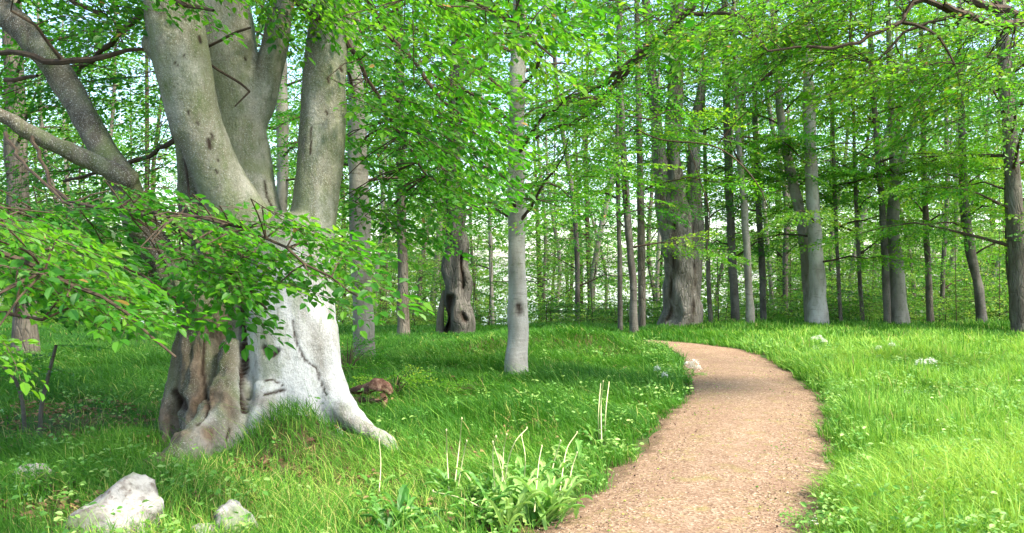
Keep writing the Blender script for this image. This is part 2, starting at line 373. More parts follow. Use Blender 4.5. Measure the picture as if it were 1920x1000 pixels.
def trunk_mesh(axis, rad, mat_, parent, sides=14, lump=.08, seed=0.0, name='trunk', flare=.5, step=.12, scars=()):
    a = smooth_line(np.c_[axis, rad], step); z = a[:, 2] - a[0, 2]
    rr = a[:, 3] * (1 + flare * np.exp(-np.clip(z, 0, None) / (1.6 * a[0, 3] + .05)))
    V, Fq = tube(a[:, :3], rr, sides, lump, seed)
    sc2 = np.zeros(len(V))
    if scars:
        px = V[:, 0] / V[:, 1] * F + 960; py = 500 + (1.6 - V[:, 2]) / V[:, 1] * F; fr = V[:, 1] < a[:, 1].mean()
        for (pts, wpx, dep) in scars:
            p = resamp(pts, 30); d2 = ((px[:, None] - p[None, :, 0]) ** 2 + (py[:, None] - p[None, :, 1]) ** 2).min(1) ** .5
            k = np.clip(1.5 - 1.5 * d2 / wpx, 0, 1) * fr; sc2 = np.maximum(sc2, k); V[:, 1] += k * dep
    if mat_ in (M_old2, M_pale, M_grey, M_old, M_brown, M_dark):
        V = V + np.array([[mnoise.noise((v[0] * 5, v[1] * 5, v[2] * 2.2 + seed)), mnoise.noise((v[0] * 5, v[1] * 5 + 7, v[2] * 2.2 + seed)), 0] for v in V]) * rad[0] * .16
    o = build(name, [(V, Fq, 0, None)], [mat_], parent, True)
    at = o.data.attributes.new('scar', 'FLOAT', 'POINT'); at.data.foreach_set('value', sc2.astype(np.float32)); return o
TREES = []
def px_tree(seed, name, label, cat, base_y, pts, wpx, bark, crown=None, group=None, Y=None, top=13.0, sides=14, lump=.07, flare=.45, fork=None, scars=(), step=.12):
    """pts from the base up in photo px; wpx widths in px at those points"""
    r = np.random.default_rng(seed)
    if Y is None: Y = 2560 / (base_y - 500)
    ax = px_axis(pts, Y); rad = np.array(wpx) / 2 / F * Y
    gz = float(hgt(ax[0, 0], Y)); ax[0, 2] = gz - .25
    d = nrmz(ax[-1] - ax[-2]); d = d * np.array([.6, 1, 1]); k = max(0, (top - ax[-1, 2]))
    if k > 0:
        ax = np.vstack([ax, ax[-1] + d * k * .5, ax[-1] + d * k + np.array([.2, 0, 0])]); rad = np.r_[rad, rad[-1] * .7, rad[-1] * .25]
    root = thing(name, label, cat, (ax[0, 0], Y, gz), group)
    trunk_mesh(ax, rad, bark, root, sides, lump, seed * 1.7, flare=flare, scars=scars, step=step)
    if fork:
        for fp, fw in fork:
            fa = px_axis(fp, Y); fr = np.array(fw) / 2 / F * Y
            dd = nrmz(fa[-1] - fa[-2]); fa = np.vstack([fa, fa[-1] + dd * 3]); fr = np.r_[fr, fr[-1] * .4]
            trunk_mesh(fa, fr, bark, root, 10, lump, seed + 3.3, 'limb', 0)
    if crown:
        ch = crown_chunks(r, ax[1:] if len(ax) > 2 else ax, **crown)
        build('crown', ch, [M_twig, M_leaf], root)
    TREES.append(root); return root
# ------------------------------------------------------------------ setting
def grid(name, xs, ys, m, off=0.0, kind='structure'):
    X, Y = np.meshgrid(xs, ys); Z = hgt(X, Y) + off
    V = np.stack([X, Y, Z], -1).reshape(-1, 3); nx = len(xs); i = np.arange(len(ys) - 1)[:, None] * nx + np.arange(nx - 1)[None]; i = i.ravel()
    o = build(name, [(V, np.stack([i, i + 1, i + nx + 1, i + nx], 1), 0, None)], [m], None, True); o['kind'] = kind; return o
sx = np.sinh(np.linspace(-5.6, 5.6, 261)) * 4.2
sy = np.r_[-np.sinh(np.linspace(4.9, .1, 50)) * 5.5, np.linspace(-.4, 28, 240), 28 + np.sinh(np.linspace(.05, 5.2, 70)) * 6]
grid('ground', sx, sy, M_ground)
n = 150; k = 13
tt = np.linspace(0, 1, k)[None, :, None]; E = PLr[:, None] * (1 - tt) + PRr[:, None] * tt
j = np.zeros((n, k)); ed = (np.abs(tt[0, :, 0] - .5) * 2) ** 6
ex = .06 * sn(E[..., 0], E[..., 1], 6, .7) * ed
cen = (.03 * (1 - (2 * tt[..., 0] - 1) ** 2))
V = np.stack([E[..., 0] + ex, E[..., 1], hgt(E[..., 0] + ex, E[..., 1]) + .006 + cen], -1)
i = (np.arange(n - 1)[:, None] * k + np.arange(k - 1)[None]).ravel()
o = build('path', [(V.reshape(-1, 3), np.stack([i, i + 1, i + k + 1, i + k], 1), 0, None)], [M_path], None, True); o['kind'] = 'structure'
at = o.data.attributes.new('edge', 'FLOAT', 'POINT'); at.data.foreach_set('value', np.broadcast_to(np.abs(tt[..., 0] - .5) ** 2 * 2.4, (n, k)).astype(np.float32).ravel())
V = np.array([[-900, 62, -7], [900, 62, -7], [900, 2400, -7], [-900, 2400, -7]], float)
o = build('lake_water', [(V, np.array([[0, 1, 2, 3]]), 0, None)], [M_lake]); o['kind'] = 'structure'

# gravel grains on the path
def path_z(x, y): return hgt(x, y) + .03
n = 16000; x = rng.uniform(-.6, 4.6, n * 3); y = rng.uniform(4.3, 13, n * 3) ** 1.0; keep = on_path(x, y, .02) & (rng.random(n * 3) < np.clip(6 / y, 0, 1) ** 1.5); x = x[keep][:n]; y = y[keep][:n]
n = len(x); s = rng.uniform(.002, .0058, n) * (1 + (rng.random(n) < .02) * 1.3); base = np.stack([x, y, path_z(x, y) + s * .1], 1)
oct_ = np.array([[1,0,0],[0,1,0],[-1,0,0],[0,-1,0],[0,0,.8],[0,0,-.8]], float)
ang = rng.uniform(0, 6.3, n); ca, sa = np.cos(ang), np.sin(ang)
ov = oct_[None] * rng.uniform(.6, 1.2, (n, 6, 1)) * s[:, None, None]; V = np.stack([ov[..., 0] * ca[:, None] - ov[..., 1] * sa[:, None], ov[..., 0] * sa[:, None] + ov[..., 1] * ca[:, None], ov[..., 2]], -1) + base[:, None]
fo = np.array([[0,1,4],[1,2,4],[2,3,4],[3,0,4],[1,0,5],[2,1,5],[3,2,5],[0,3,5]])
Fc = (np.arange(n)[:, None, None] * 6 + fo[None]).reshape(-1, 3)
o = build('gravel', [(V.reshape(-1, 3), Fc, 0, np.repeat(rng.random(n), 8))], [M_peb])
tag(o, 'pinkish crushed gravel grains strewn over the winding path', 'gravel', kind='stuff')

# ------------------------------------------------------------------ grass
def bare(x, y):
    """0..1, how much the litter shows instead of grass"""
    b_ = g2(x, y, -4.6, 8.4, .9) * .95 + g2(x, y, -3.4, 8.6, .5) * .8 + g2(x, y, -2.9, 5.3, .35) * .6 + g2(x, y, -1.75, 10.2, .6) * .8 + g2(x, y, -1.2, 13.0, .5) * .4 + g2(x, y, -5.0, 9.6, .8) * .6
    b_ += .6 * g2(x, y, -1.15, 6.1, .25) + .5 * g2(x, y, .2, 8.3, .4) + .45 * g2(x, y, .6, 13.2, .6) + .5 * g2(x, y, -.6, 14.2, .7) + .5 * g2(x, y, -.75, 5.5, .3) + .4 * g2(x, y, -1.7, 6.4, .3) + .35 * g2(x, y, -1.9, 5.6, .4)
    return np.clip(b_ + .15 * np.clip(sn(x, y, 3.1, 3), 0, 1), 0, 1)
CLUMPS = [(850,925,.16),(940,955,.2),(1010,985,.24),(1050,930,.2),(1130,838,.2),(770,985,.2),(880,990,.2),(1175,850,.16),(1090,900,.16),(905,940,.18),(985,945,.18),(950,998,.2),(1035,975,.2),(725,1000,.16),(1075,880,.12),(966,708,.35)]
def clump(x, y):
    s = 0
    for a, b_, r_ in CLUMPS:
        Y = 2560 / (b_ - 500); s = s + g2(x, y, (a - 960) / F * Y, Y - .05, r_)
    s = s + g2(x, y, -2.45, 6.75, .38) + g2(x, y, -1.2, 7.35, .28) + .8 * g2(x, y, -2.72, 6.5, .3) + g2(x, y, -2.9, 7.4, .3)*.7 + g2(x,y,-2.42,4.9,.25)*.6
    return np.clip(s, 0, 1)
def blades(x, y, h, wd, lean, az, tint, curl=1.0):
    z = hgt(x, y) - .01; n = len(x); dx, dy = np.cos(az), np.sin(az); ra = rng.uniform(0, np.pi, n); wx, wy = np.cos(ra) * wd, np.sin(ra) * wd
    def lvl(t, ww):
        cx = x + dx * lean * h * t ** 2; cyy = y + dy * lean * h * t ** 2; cz = z + h * (t - .32 * np.clip(lean, 0, 1.4) * t ** 2.2)
        return np.stack([cx - wx * ww, cyy - wy * ww, cz], 1), np.stack([cx + wx * ww, cyy + wy * ww, cz], 1)
    a0, b0 = lvl(0, .8); a1, b1 = lvl(.45, 1.); a2, b2 = lvl(.78, .7); t_, _ = lvl(1.0, 0)
    V = np.stack([a0, b0, a1, b1, a2, b2, t_], 1).reshape(-1, 3); i = np.arange(n)[:, None] * 7
    q = np.concatenate([i + [[0,1,3,2]], i + [[2,3,5,4]]], 1).reshape(-1, 4); tr = i + [[4,5,6]]
    nv = len(V)
    return V, q, tr, tint
def field(n, ymin, ymax, p=1.0, xm=.66):
    u = rng.random(n); y = (ymin ** p + u * (ymax ** p - ymin ** p)) ** (1 / p); x = rng.uniform(-1, 1, n) * (xm * y + .5); return x, y
GX, GY = [], []
x1, y1 = field(300000, 3.4, 14, 1.25); x2, y2 = field(230000, 12, 27, 1.1)
x = np.r_[x1, x2]; y = np.r_[y1, y2]
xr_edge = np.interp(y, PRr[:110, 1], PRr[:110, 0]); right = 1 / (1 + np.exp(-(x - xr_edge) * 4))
ok = (~on_path(x, y, .10)) & (rng.random(len(x)) > bare(x, y) * .93) & (rng.random(len(x)) > .85 * clump(x, y))
ok &= ~(inpoly(x, y, [(-2.75, 7.0), (-1.3, 7.15), (-1.25, 8.3), (-2.9, 8.6)]))
x, y, right, xr_edge = x[ok], y[ok], right[ok], xr_edge[ok]; n = len(x)
cl = sn(x, y, 2.1, .3) + .7 * sn(x, y, 5.7, 1.9)
h = (.16 + .05 * cl) * rng.uniform(.55, 1.5, n) * (1 + .5 * right) * (1 - .45 * bare(x, y))
h *= 1 - .35 * np.clip(1 - (np.abs(x - xr_edge) / .25), 0, 1)
h *= np.where(y > 17, .72, 1) * (1 - .55 * clump(x, y))
wd = np.maximum(.0021, .00036 * y) * rng.uniform(.6, 1.5, n) * (1 + .7 * right * rng.random(n))
az = 2.9 + 1.4 * sn(x, y, .8, .9) + 1.1 * sn(x, y, 2.6, 2.9) + rng.normal(0, 1.1, n); lean = np.clip(.75 + .3 * sn(x, y, 1.7, 4) + rng.normal(0, .35, n) - .25 * right, .05, 1.7); az = az + right * rng.normal(0, 1.2, n)
lowfreq = sn(x, y, .55, 5) * .5 + sn(x, y, 1.6, 7) * .5
tint = .26 + .15 * lowfreq + right * (.36 + .16 * cl - .25 * np.clip((y - 15) / 6, 0, 1)) + rng.normal(0, .10, n) * (1 + .8 * right) - .05 * cl  # yellower sward on the right, with its sun and the crest shade painted in
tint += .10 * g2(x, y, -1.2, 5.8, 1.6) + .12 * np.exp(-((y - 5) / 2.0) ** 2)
tint = np.clip(tint, .02, .88); dry = rng.random(n) < (.018 + .03 * right + .26 * g2(x, y, -1.3, 5.6, 1.2) + .10 * bare(x, y)); tint[dry] = rng.uniform(.88, 1, dry.sum())
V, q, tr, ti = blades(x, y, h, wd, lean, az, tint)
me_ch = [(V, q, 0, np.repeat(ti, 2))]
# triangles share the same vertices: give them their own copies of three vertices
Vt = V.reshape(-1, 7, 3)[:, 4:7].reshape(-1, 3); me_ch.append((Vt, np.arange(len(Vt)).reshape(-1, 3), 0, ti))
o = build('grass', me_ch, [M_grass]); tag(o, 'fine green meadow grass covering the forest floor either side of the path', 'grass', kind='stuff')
# long thin arching blades above the sward
n = 9000; x, y = field(n, 4, 16, 1.2); ok = ~on_path(x, y, .1) & (rng.random(n) > bare(x, y)); x, y = x[ok], y[ok]; n = len(x)
h = rng.uniform(.26, .46, n); az = 2.9 + 1.2 * sn(x, y, .8, .9) + rng.normal(0, .8, n)
V, q, tr, ti = blades(x, y, h, np.maximum(.0014, .00022 * y), rng.uniform(.5, 1.5, n), az, np.clip(rng.normal(.5, .2, n), .1, 1))
Vt = V.reshape(-1, 7, 3)[:, 4:7].reshape(-1, 3)
o = build('long_grass', [(V, q, 0, np.repeat(ti, 2)), (Vt, np.arange(len(Vt)).reshape(-1, 3), 0, ti)], [M_grass]); tag(o, 'long thin arching grass blades standing above the meadow grass', 'grass', kind='stuff')
# broad small leaves among the grass
def cover(n, ymin, ymax, dens, size, hz, tnt, name, label, mt, cat='ground cover', wid=.34):
    x, y = field(n, ymin, ymax, 1.15); ok = (~on_path(x, y, .12)) & (rng.random(n) < dens(x, y)); x, y = x[ok], y[ok]
    # clumps: each seed carries several leaves
    m = 5; x = np.repeat(x, m); y = np.repeat(y, m); k = len(x); az = rng.uniform(0, 6.3, k); rr = rng.uniform(0, .06, k)
    x = x + np.cos(az) * rr; y = y + np.sin(az) * rr
    pos = np.stack([x, y, hgt(x, y) + np.repeat(rng.uniform(hz[0], hz[1], k // m), m) + rng.normal(0, .015, k)], 1)
    d = np.stack([np.cos(az), np.sin(az), rng.normal(.1, .3, k)], 1); nr = np.stack([rng.normal(0, .4, k), rng.normal(0, .4, k), np.ones(k)], 1)
    t = np.clip(np.repeat(rng.normal(tnt, .2, k // m), m) + rng.normal(0, .08, k), 0, 1)
    o = build(name, [leaves(pos, d, nr, rng.uniform(size[0], size[1], k), t, True, 0, wid)], [mt]); tag(o, label, cat, kind='stuff')
edge = lambda x, y: np.abs(x - np.interp(y, PLr[:110, 1], PLr[:110, 0]))
rgt = lambda x, y: 1 / (1 + np.exp(-(x - np.interp(y, PRr[:110, 1], PRr[:110, 0])) * 4))
cover(26000, 3.8, 16, lambda x, y: .03 + .62 * rgt(x, y) * (sn(x, y, 2.2, .4) > -.35) + .20 * (edge(x, y) < .45) + .10 * (sn(x, y, 1.3, 6.) > .55), (.022, .055), (.06, .24), .62, 'low_herbs', 'small round-leaved herbs growing through the meadow grass', M_herb)
cover(5000, 4, 14, lambda x, y: np.clip(bare(x, y) * 1.5, 0, 1) + .02, (.04, .075), (.005, .05), .5, 'leaf_litter', 'brown fallen beech leaves lying on the bare ground near the tree', M_litter, 'leaf litter', .28)
# scattered green flecks and leaves on the path
n = 1500; x = rng.uniform(-.3, 4.4, n * 3); y = rng.uniform(4.5, 16, n * 3); ok = on_path(x, y, 0) & (sn(x, y, 3, 1.1) + rng.normal(0, .5, n * 3) > .3); x, y = x[ok][:n], y[ok][:n]; k = len(x); az = rng.uniform(0, 6.3, k)
pos = np.stack([x, y, path_z(x, y) + .004], 1); d = np.stack([np.cos(az), np.sin(az), rng.normal(.1, .1, k)], 1); nr = np.stack([rng.normal(0, .3, k), rng.normal(0, .3, k), np.ones(k)], 1)
o = build('fallen_bits', [leaves(pos, d, nr, rng.uniform(.010, .03, k), rng.uniform(0, .95, k), False, 0, .3)], [M_leaf]); tag(o, 'tiny fallen leaf bits scattered over the pink gravel path', 'litter', kind='stuff')

# ------------------------------------------------------------------ the great beech
def T(*rows): return np.array([[*P(a, b_, Y), r_ / F * Y] for a, b_, Y, r_ in rows])
hero = {
 'trunk': [T((548,400,7.85,52),(546,470,7.85,72),(545,540,7.85,80),(545,620,7.8,84),(548,700,7.75,87),(552,770,7.7,88),(555,870,7.7,92)),
           T((585,620,7.75,48),(602,700,7.65,38),(624,748,7.55,34),(656,784,7.45,29),(690,810,7.35,23),(722,832,7.28,15),(752,856,7.2,7)),
           T((445,400,8.0,50),(430,460,8.0,56),(412,520,8.05,60),(400,620,8.0,58),(398,700,7.85,50),(392,780,7.65,50),(378,850,7.35,44),(345,910,7.05,20)),
           T((436,640,7.65,16),(432,690,7.55,24),(424,750,7.25,36),(408,790,7.12,40),(385,825,6.97,38),(350,852,6.82,32),(312,872,6.68,24),(265,888,6.54,14),(230,900,6.45,6)),
           T((436,720,7.4,26),(436,770,7.25,30),(434,820,7.1,30),(424,862,7.0,24)), T((455,560,8.0,40),(458,640,7.95,42),(458,720,7.9,44),(460,820,7.8,44)),
           T((356,620,8.0,28),(345,720,7.95,28),(336,790,7.85,28),(318,860,7.6,18)),
           T((500,720,7.35,22),(492,790,7.15,28),(500,860,7.0,26)),
           T((378,600,7.75,12),(370,740,7.6,15),(350,830,7.4,16))],
 'limb_a': [T((492,450,7.8,52),(458,410,7.7,50),(420,350,7.6,48),(388,280,7.5,46),(362,215,7.45,48),(340,120,7.4,53),(326,40,7.4,55),(316,-60,7.4,52),(300,-260,7.4,42),(270,-520,7.5,30),(250,-800,7.6,15)),
            T((330,98,7.42,34),(298,84,7.44,32),(276,74,7.46,24),(266,70,7.46,14)), T((348,240,7.4,34),(330,222,7.36,22))],
 'limb_b': [T((500,450,8.0,52),(478,400,8.05,48),(458,320,8.15,50),(440,220,8.2,53),(428,110,8.25,54),(416,0,8.3,52),(400,-160,8.3,44),(390,-420,8.4,32),(380,-800,8.4,15)),
            T((466,240,8.2,32),(490,180,8.2,27),(508,110,8.2,25),(528,20,8.2,22),(548,-80,8.2,19),(580,-260,8.2,12))],
 'limb_c': [T((566,500,7.85,54),(580,440,7.9,45),(592,360,7.95,43),(602,260,8.0,42),(611,150,8.05,40),(622,20,8.1,36),(632,-120,8.2,32),(650,-400,8.2,24),(680,-800,8.2,11))],
 'limb_d': [T((420,640,7.95,44),(385,580,7.85,42),(335,528,7.75,37),(298,488,7.7,34),(270,440,7.6,31),(250,392,7.55,27),(232,345,7.5,27),(200,290,7.6,25),(160,220,7.7,25),(110,140,7.8,25),(60,75,7.9,24),(0,15,8,22),(-80,-60,8.1,20),(-260,-200,8.2,12)),
            T((250,345,7.45,22),(190,312,7.3,19),(120,280,7.2,17),(60,250,7.1,17),(0,215,7.0,16),(-80,180,6.9,15),(-220,150,6.8,9))],
 'limb_e': [T((400,560,8.3,40),(376,460,8.4,32),(360,360,8.5,27),(350,270,8.55,22),(340,180,8.6,18),(325,60,8.7,13))],
}
bm_tubes = []; allseg = []; segown = []
for nm, lst in hero.items():
    for a in lst:
        s = smooth_line(a, .05); V, Fq = tube(s[:, :3], s[:, 3], 20)
        nV = len(V); c0 = s[0, :3]; c1 = s[-1, :3]
        V = np.vstack([V, c0, c1]); tri = [[j, (j + 1) % 20, nV] for j in range(20)] + [[nV - 20 + (j + 1) % 20, nV - 20 + j, nV + 1] for j in range(20)]
        bm_tubes.append((V, Fq, 0, None)); bm_tubes.append((V, np.array(tri), 0, None))
        allseg.append(s); segown += [nm] * len(s)
# join tubes into one closed skin
vs, fs, off = [], [], 0
for i in range(0, len(bm_tubes), 2):
    V, Fq, _, _ = bm_tubes[i]; tri = bm_tubes[i + 1][1]; vs.append(V); fs += (Fq + off).tolist() + (tri + off).tolist(); off += len(V)
me = bpy.data.meshes.new('skin'); me.from_pydata(np.vstack(vs).tolist(), [], fs); tmp = bpy.data.objects.new('skin', me); C.objects.link(tmp)
md = tmp.modifiers.new('r', 'REMESH'); md.mode = 'VOXEL'; md.voxel_size = .022
md = tmp.modifiers.new('s', 'SMOOTH'); md.iterations = 14; md.factor = .5
dg = bpy.context.evaluated_depsgraph_get(); ev = tmp.evaluated_get(dg); em = bpy.data.meshes.new_from_object(ev)
nv = len(em.vertices); V = np.zeros(nv * 3, np.float32); em.vertices.foreach_get('co', V); V = V.reshape(-1, 3).astype(float)
Nn = np.zeros(nv * 3, np.float32); em.vertex_normals.foreach_get('vector', Nn); Nn = Nn.reshape(-1, 3)
npoly = len(em.polygons); Q = np.zeros(npoly * 4, np.int32)
lt = np.zeros(npoly, np.int32); em.polygons.foreach_get('loop_total', lt); assert (lt == 4).all()
em.loops.foreach_get('vertex_index', Q); Q = Q.reshape(-1, 4)
bpy.data.objects.remove(tmp)
S = np.vstack(allseg); own = np.array(segown)
near_i = np.zeros(nv, int)
for a in range(0, nv, 4000):
    D = ((V[a:a + 4000, None] - S[None, :, :3]) ** 2).sum(-1) ** .5 - S[None, :, 3]; near_i[a:a + 4000] = D.argmin(1)
# relief
vz = V[:, 2]; disp = np.zeros(nv)
for q_ in range(nv):
    x_, y_, z_ = V[q_]
    a_ = mnoise.noise((x_ * 3.2, y_ * 3.2, z_ * 1.3)); b_ = mnoise.noise((x_ * 9 + 5, y_ * 9, z_ * 3.0)); c_ = mnoise.noise((x_ * 26, y_ * 26, z_ * 14))
    disp[q_] = .030 * a_ + .012 * b_ + .004 * c_
basez = np.clip((1.15 - vz) / 1.0, 0, 1)
disp *= 1 + 1.1 * basez
px = V[:, 0] / V[:, 1] * F + 960; py = 500 + (1.6 - V[:, 2]) / V[:, 1] * F
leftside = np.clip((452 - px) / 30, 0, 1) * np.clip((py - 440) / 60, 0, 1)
for q_ in np.where(leftside > 0)[0]:
    x_, y_, z_ = V[q_]; disp[q_] += leftside[q_] * (.045 * mnoise.noise((x_ * 9, y_ * 9, z_ * 1.4)) + .022 * mnoise.noise((x_ * 24, y_ * 24, z_ * 5)) + .008 * mnoise.noise((x_ * 60, y_ * 60, z_ * 30)))
front = Nn[:, 1] < .25
scar = np.zeros(nv); rot = np.zeros(nv)
def add_scar(pts, wpx, depth):
    p = resamp(pts, 40); d2 = ((px[:, None] - p[None, :, 0]) ** 2 + (py[:, None] - p[None, :, 1]) ** 2).min(1) ** .5
    k_ = np.clip(1 - d2 / wpx, 0, 1) * front; global scar, disp
    scar = np.maximum(scar, np.clip(k_ * 1.6, 0, 1)); disp = disp - depth * k_
add_scar([(548,600),(556,640),(572,675),(596,690),(602,715),(610,740)], 3.2, .018)
add_scar([(456,480),(452,560),(455,640),(458,720),(458,770)], 8, .05)
add_scar([(494,652),(500,664),(512,666),(520,658)], 7, .03)
add_scar([(495,738),(515,736),(532,732)], 4, .015)
add_scar([(330,735),(342,750),(345,765)], 10, .04)
add_scar([(430,805),(424,825)], 4, .015); add_scar([(385,640),(380,700),(388,760),(372,800)], 5, .03); add_scar([(495,715),(510,712),(530,722)], 2, .006)
for a_, b_, ww in ((392,270,7),(398,255,4),(408,300,3),(345,105,3),(372,75,5),(405,320,3),(330,120,3),(370,230,3),(352,210,3),(615,150,4),(612,210,3),(640,130,4),(345,35,3),(460,110,3)):
    add_scar([(a_ - 1, b_ - ww), (a_ + 2, b_ + ww)], ww, .006)
add_scar([(495,340),(500,370),(515,395),(520,405)], 3, .01); add_scar([(585,240),(583,290)], 2.5, .006)
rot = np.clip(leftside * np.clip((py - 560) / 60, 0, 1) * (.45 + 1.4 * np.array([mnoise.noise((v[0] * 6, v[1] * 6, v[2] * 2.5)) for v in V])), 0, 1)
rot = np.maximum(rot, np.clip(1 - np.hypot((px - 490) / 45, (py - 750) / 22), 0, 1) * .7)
pale = np.clip((py - 430 + 60 * np.array([mnoise.noise((v[0] * 4, v[1] * 4, v[2] * 4)) for v in V])) / 120, 0, 1) * np.clip((px - 440) / 30, 0, 1)  # lower trunk paler: the light falling on it is painted into the bark
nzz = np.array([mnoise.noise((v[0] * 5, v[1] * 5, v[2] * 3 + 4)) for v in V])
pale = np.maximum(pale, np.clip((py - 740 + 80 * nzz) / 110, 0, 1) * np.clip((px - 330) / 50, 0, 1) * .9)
moss_shade = np.clip(leftside * 1.2, 0, 1) * np.clip(1 - pale, 0, 1) * np.clip(1.05 + nzz, 0, 1)  # left lobe: moss, with the shade there painted in as well
oi = own[near_i]; moss_shade = np.where(np.isin(oi, ['limb_d', 'limb_e']), np.clip(1.0 + .8 * nzz, 0, 1), moss_shade)
# darker mottling on the left-facing flanks of the stems
moss_shade = np.maximum(moss_shade, np.where(np.isin(oi, ['limb_a', 'limb_c', 'limb_b']), np.clip(-Nn[:, 0] * 1.3 - .35 + .7 * nzz, 0, .7), 0))
V = V + Nn * disp[:, None]
kn = None
# custom normals after the relief
fn = np.cross(V[Q[:, 2]] - V[Q[:, 0]], V[Q[:, 3]] - V[Q[:, 1]]); vn = np.zeros_like(V)
for c_ in range(4): np.add.at(vn, Q[:, c_], fn)
vn = nrmz(vn)
beech = thing('great_beech_tree', 'massive old grey beech whose broad pale foot divides into several huge upright stems', 'tree', (-2.0, 7.7, float(hgt(-2.0, 7.7))))
fown = own[near_i[Q[:, 0]]]; fz = V[Q].mean(1)[:, 2]
fpy = 500 + (1.6 - fz) / 7.9 * F
lab = fown.copy()
lab[(fpy > 470) & np.isin(fown, ['limb_a', 'limb_b', 'limb_c'])] = 'trunk'
lab[(fpy > 585) & (fown == 'limb_d')] = 'trunk'; lab[(fpy > 540) & (fown == 'limb_e')] = 'trunk'
LL = {'limb_a': 'thick stem curving up to the left in front', 'limb_b': 'tall middle stem that forks near its top', 'limb_c': 'right stem leaning slightly to the right', 'limb_d': 'dark mossy arm spreading out to the left', 'limb_e': 'dark narrow stem behind the left stem', 'trunk': None}
for nm in hero:
    sel = lab == nm; q_ = Q[sel]; u, inv = np.unique(q_, return_inverse=True)
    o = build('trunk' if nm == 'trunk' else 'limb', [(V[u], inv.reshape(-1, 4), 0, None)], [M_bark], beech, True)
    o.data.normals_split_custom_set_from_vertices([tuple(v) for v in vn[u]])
    for an, arr in (('scar', scar), ('rot', rot), ('pale', pale), ('moss_shade', moss_shade)):
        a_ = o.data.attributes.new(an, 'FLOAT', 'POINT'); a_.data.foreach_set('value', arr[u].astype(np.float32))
    if LL[nm]: o['label'] = LL[nm]
# knot on the foot
# boughs: (photo points with distance and radius in px), sprays filled round them
def bough(name, lines, regions, parent, r, label=None, mats=(None, None)):
    """lines: woody curves; regions: (polygon px, Y0, Y1, count, direction px, scale, tint, templates)"""
    ch = []; tub = []
    allp = []
    for ln in lines:
        s = smooth_line(T(*ln), .15); s[1:-1, :3] += r.normal(0, .012, s[1:-1, :3].shape); tub.append((s[:, :3], s[:, 3])); allp.append(s[:, :3])
    ap = np.vstack(allp)
    for poly, y0, y1, cnt, dpx, scl, tnt, temps, near, spd in regions:
        pl = np.array(poly, float); o_, d_, k_ = [], [], 0
        while k_ < cnt:
            a, b_ = r.uniform(pl[:, 0].min(), pl[:, 0].max()), r.uniform(pl[:, 1].min(), pl[:, 1].max())
            if not inpoly(np.array([a]), np.array([b_]), poly)[0]: continue
            Y = r.uniform(y0, y1); p = P(a, b_, Y); v = np.array([dpx[0], 0, -dpx[1]], float); v = v / np.linalg.norm(v)
            v = v + r.normal(0, spd, 3) * np.array([.8, 1.2, .35]); o_.append(p - nrmz(v) * .35 * scl); d_.append(v); k_ += 1
        lf, tw = sprays(o_, d_, r.uniform(.75, 1.2, cnt) * scl, temps, r, near, tint0=tnt, tsd=.10, tilt=.25)
        ch += lf + tw
        for p in o_:                                    # a twig from the nearest wood
            i_ = ((ap - p) ** 2).sum(1).argmin(); dd = np.linalg.norm(ap[i_] - p)
            if dd < 1.6: 
                mid = (ap[i_] + p) / 2 + np.array([0, 0, .06 * dd]); tub.append((np.array([ap[i_], mid, p]), np.array([.006, .005, .004])))
    o = build(name, merge(tubes_chunk(tub, 0, 6)) + ch, [M_twig, M_leaf], parent)
    if label: o['label'] = label
    return o
rb = np.random.default_rng(5)
bough('bough', [[(60,252,7.1,4),(90,330,6.6,3.5),(140,378,6.1,3.5),(300,402,5.4,3),(430,420,5.0,3),(560,480,4.8,2.5),(700,570,4.7,1.6)],
                [(10,250,6.9,4),(50,310,6.3,3),(110,370,5.9,2.6),(135,385,5.7,2)], [(300,402,5.4,3.5),(420,500,5.2,3),(500,580,5.1,2)]],
      [([(350,385),(480,390),(620,420),(700,500),(705,545),(600,560),(500,525),(360,520),(340,440)], 4.5, 5.5, 40, (1,.28), .78, .46, SPN, True, .45),
       ([(340,430),(480,460),(440,560),(330,570)], 5.2, 6.2, 16, (.6,.5), .9, .36, SPN, True, .5),
       ([(170,350),(420,370),(400,405),(180,400)], 5.4, 6.2, 11, (1,.2), .8, .38, SPN, True, .5)], beech, rb, 'low leafy bough hanging across the front of the trunk')
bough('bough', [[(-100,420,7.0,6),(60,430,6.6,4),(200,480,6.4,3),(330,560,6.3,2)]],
      [([(0,380),(210,390),(225,470),(290,570),(300,600),(180,570),(0,540)], 6.0, 7.4, 70, (1,.2), 1.0, .24, SPN, True, .6)], beech, rb, 'dark leafy bough low on the left')  # shade at the back is put into the darker leaf tint
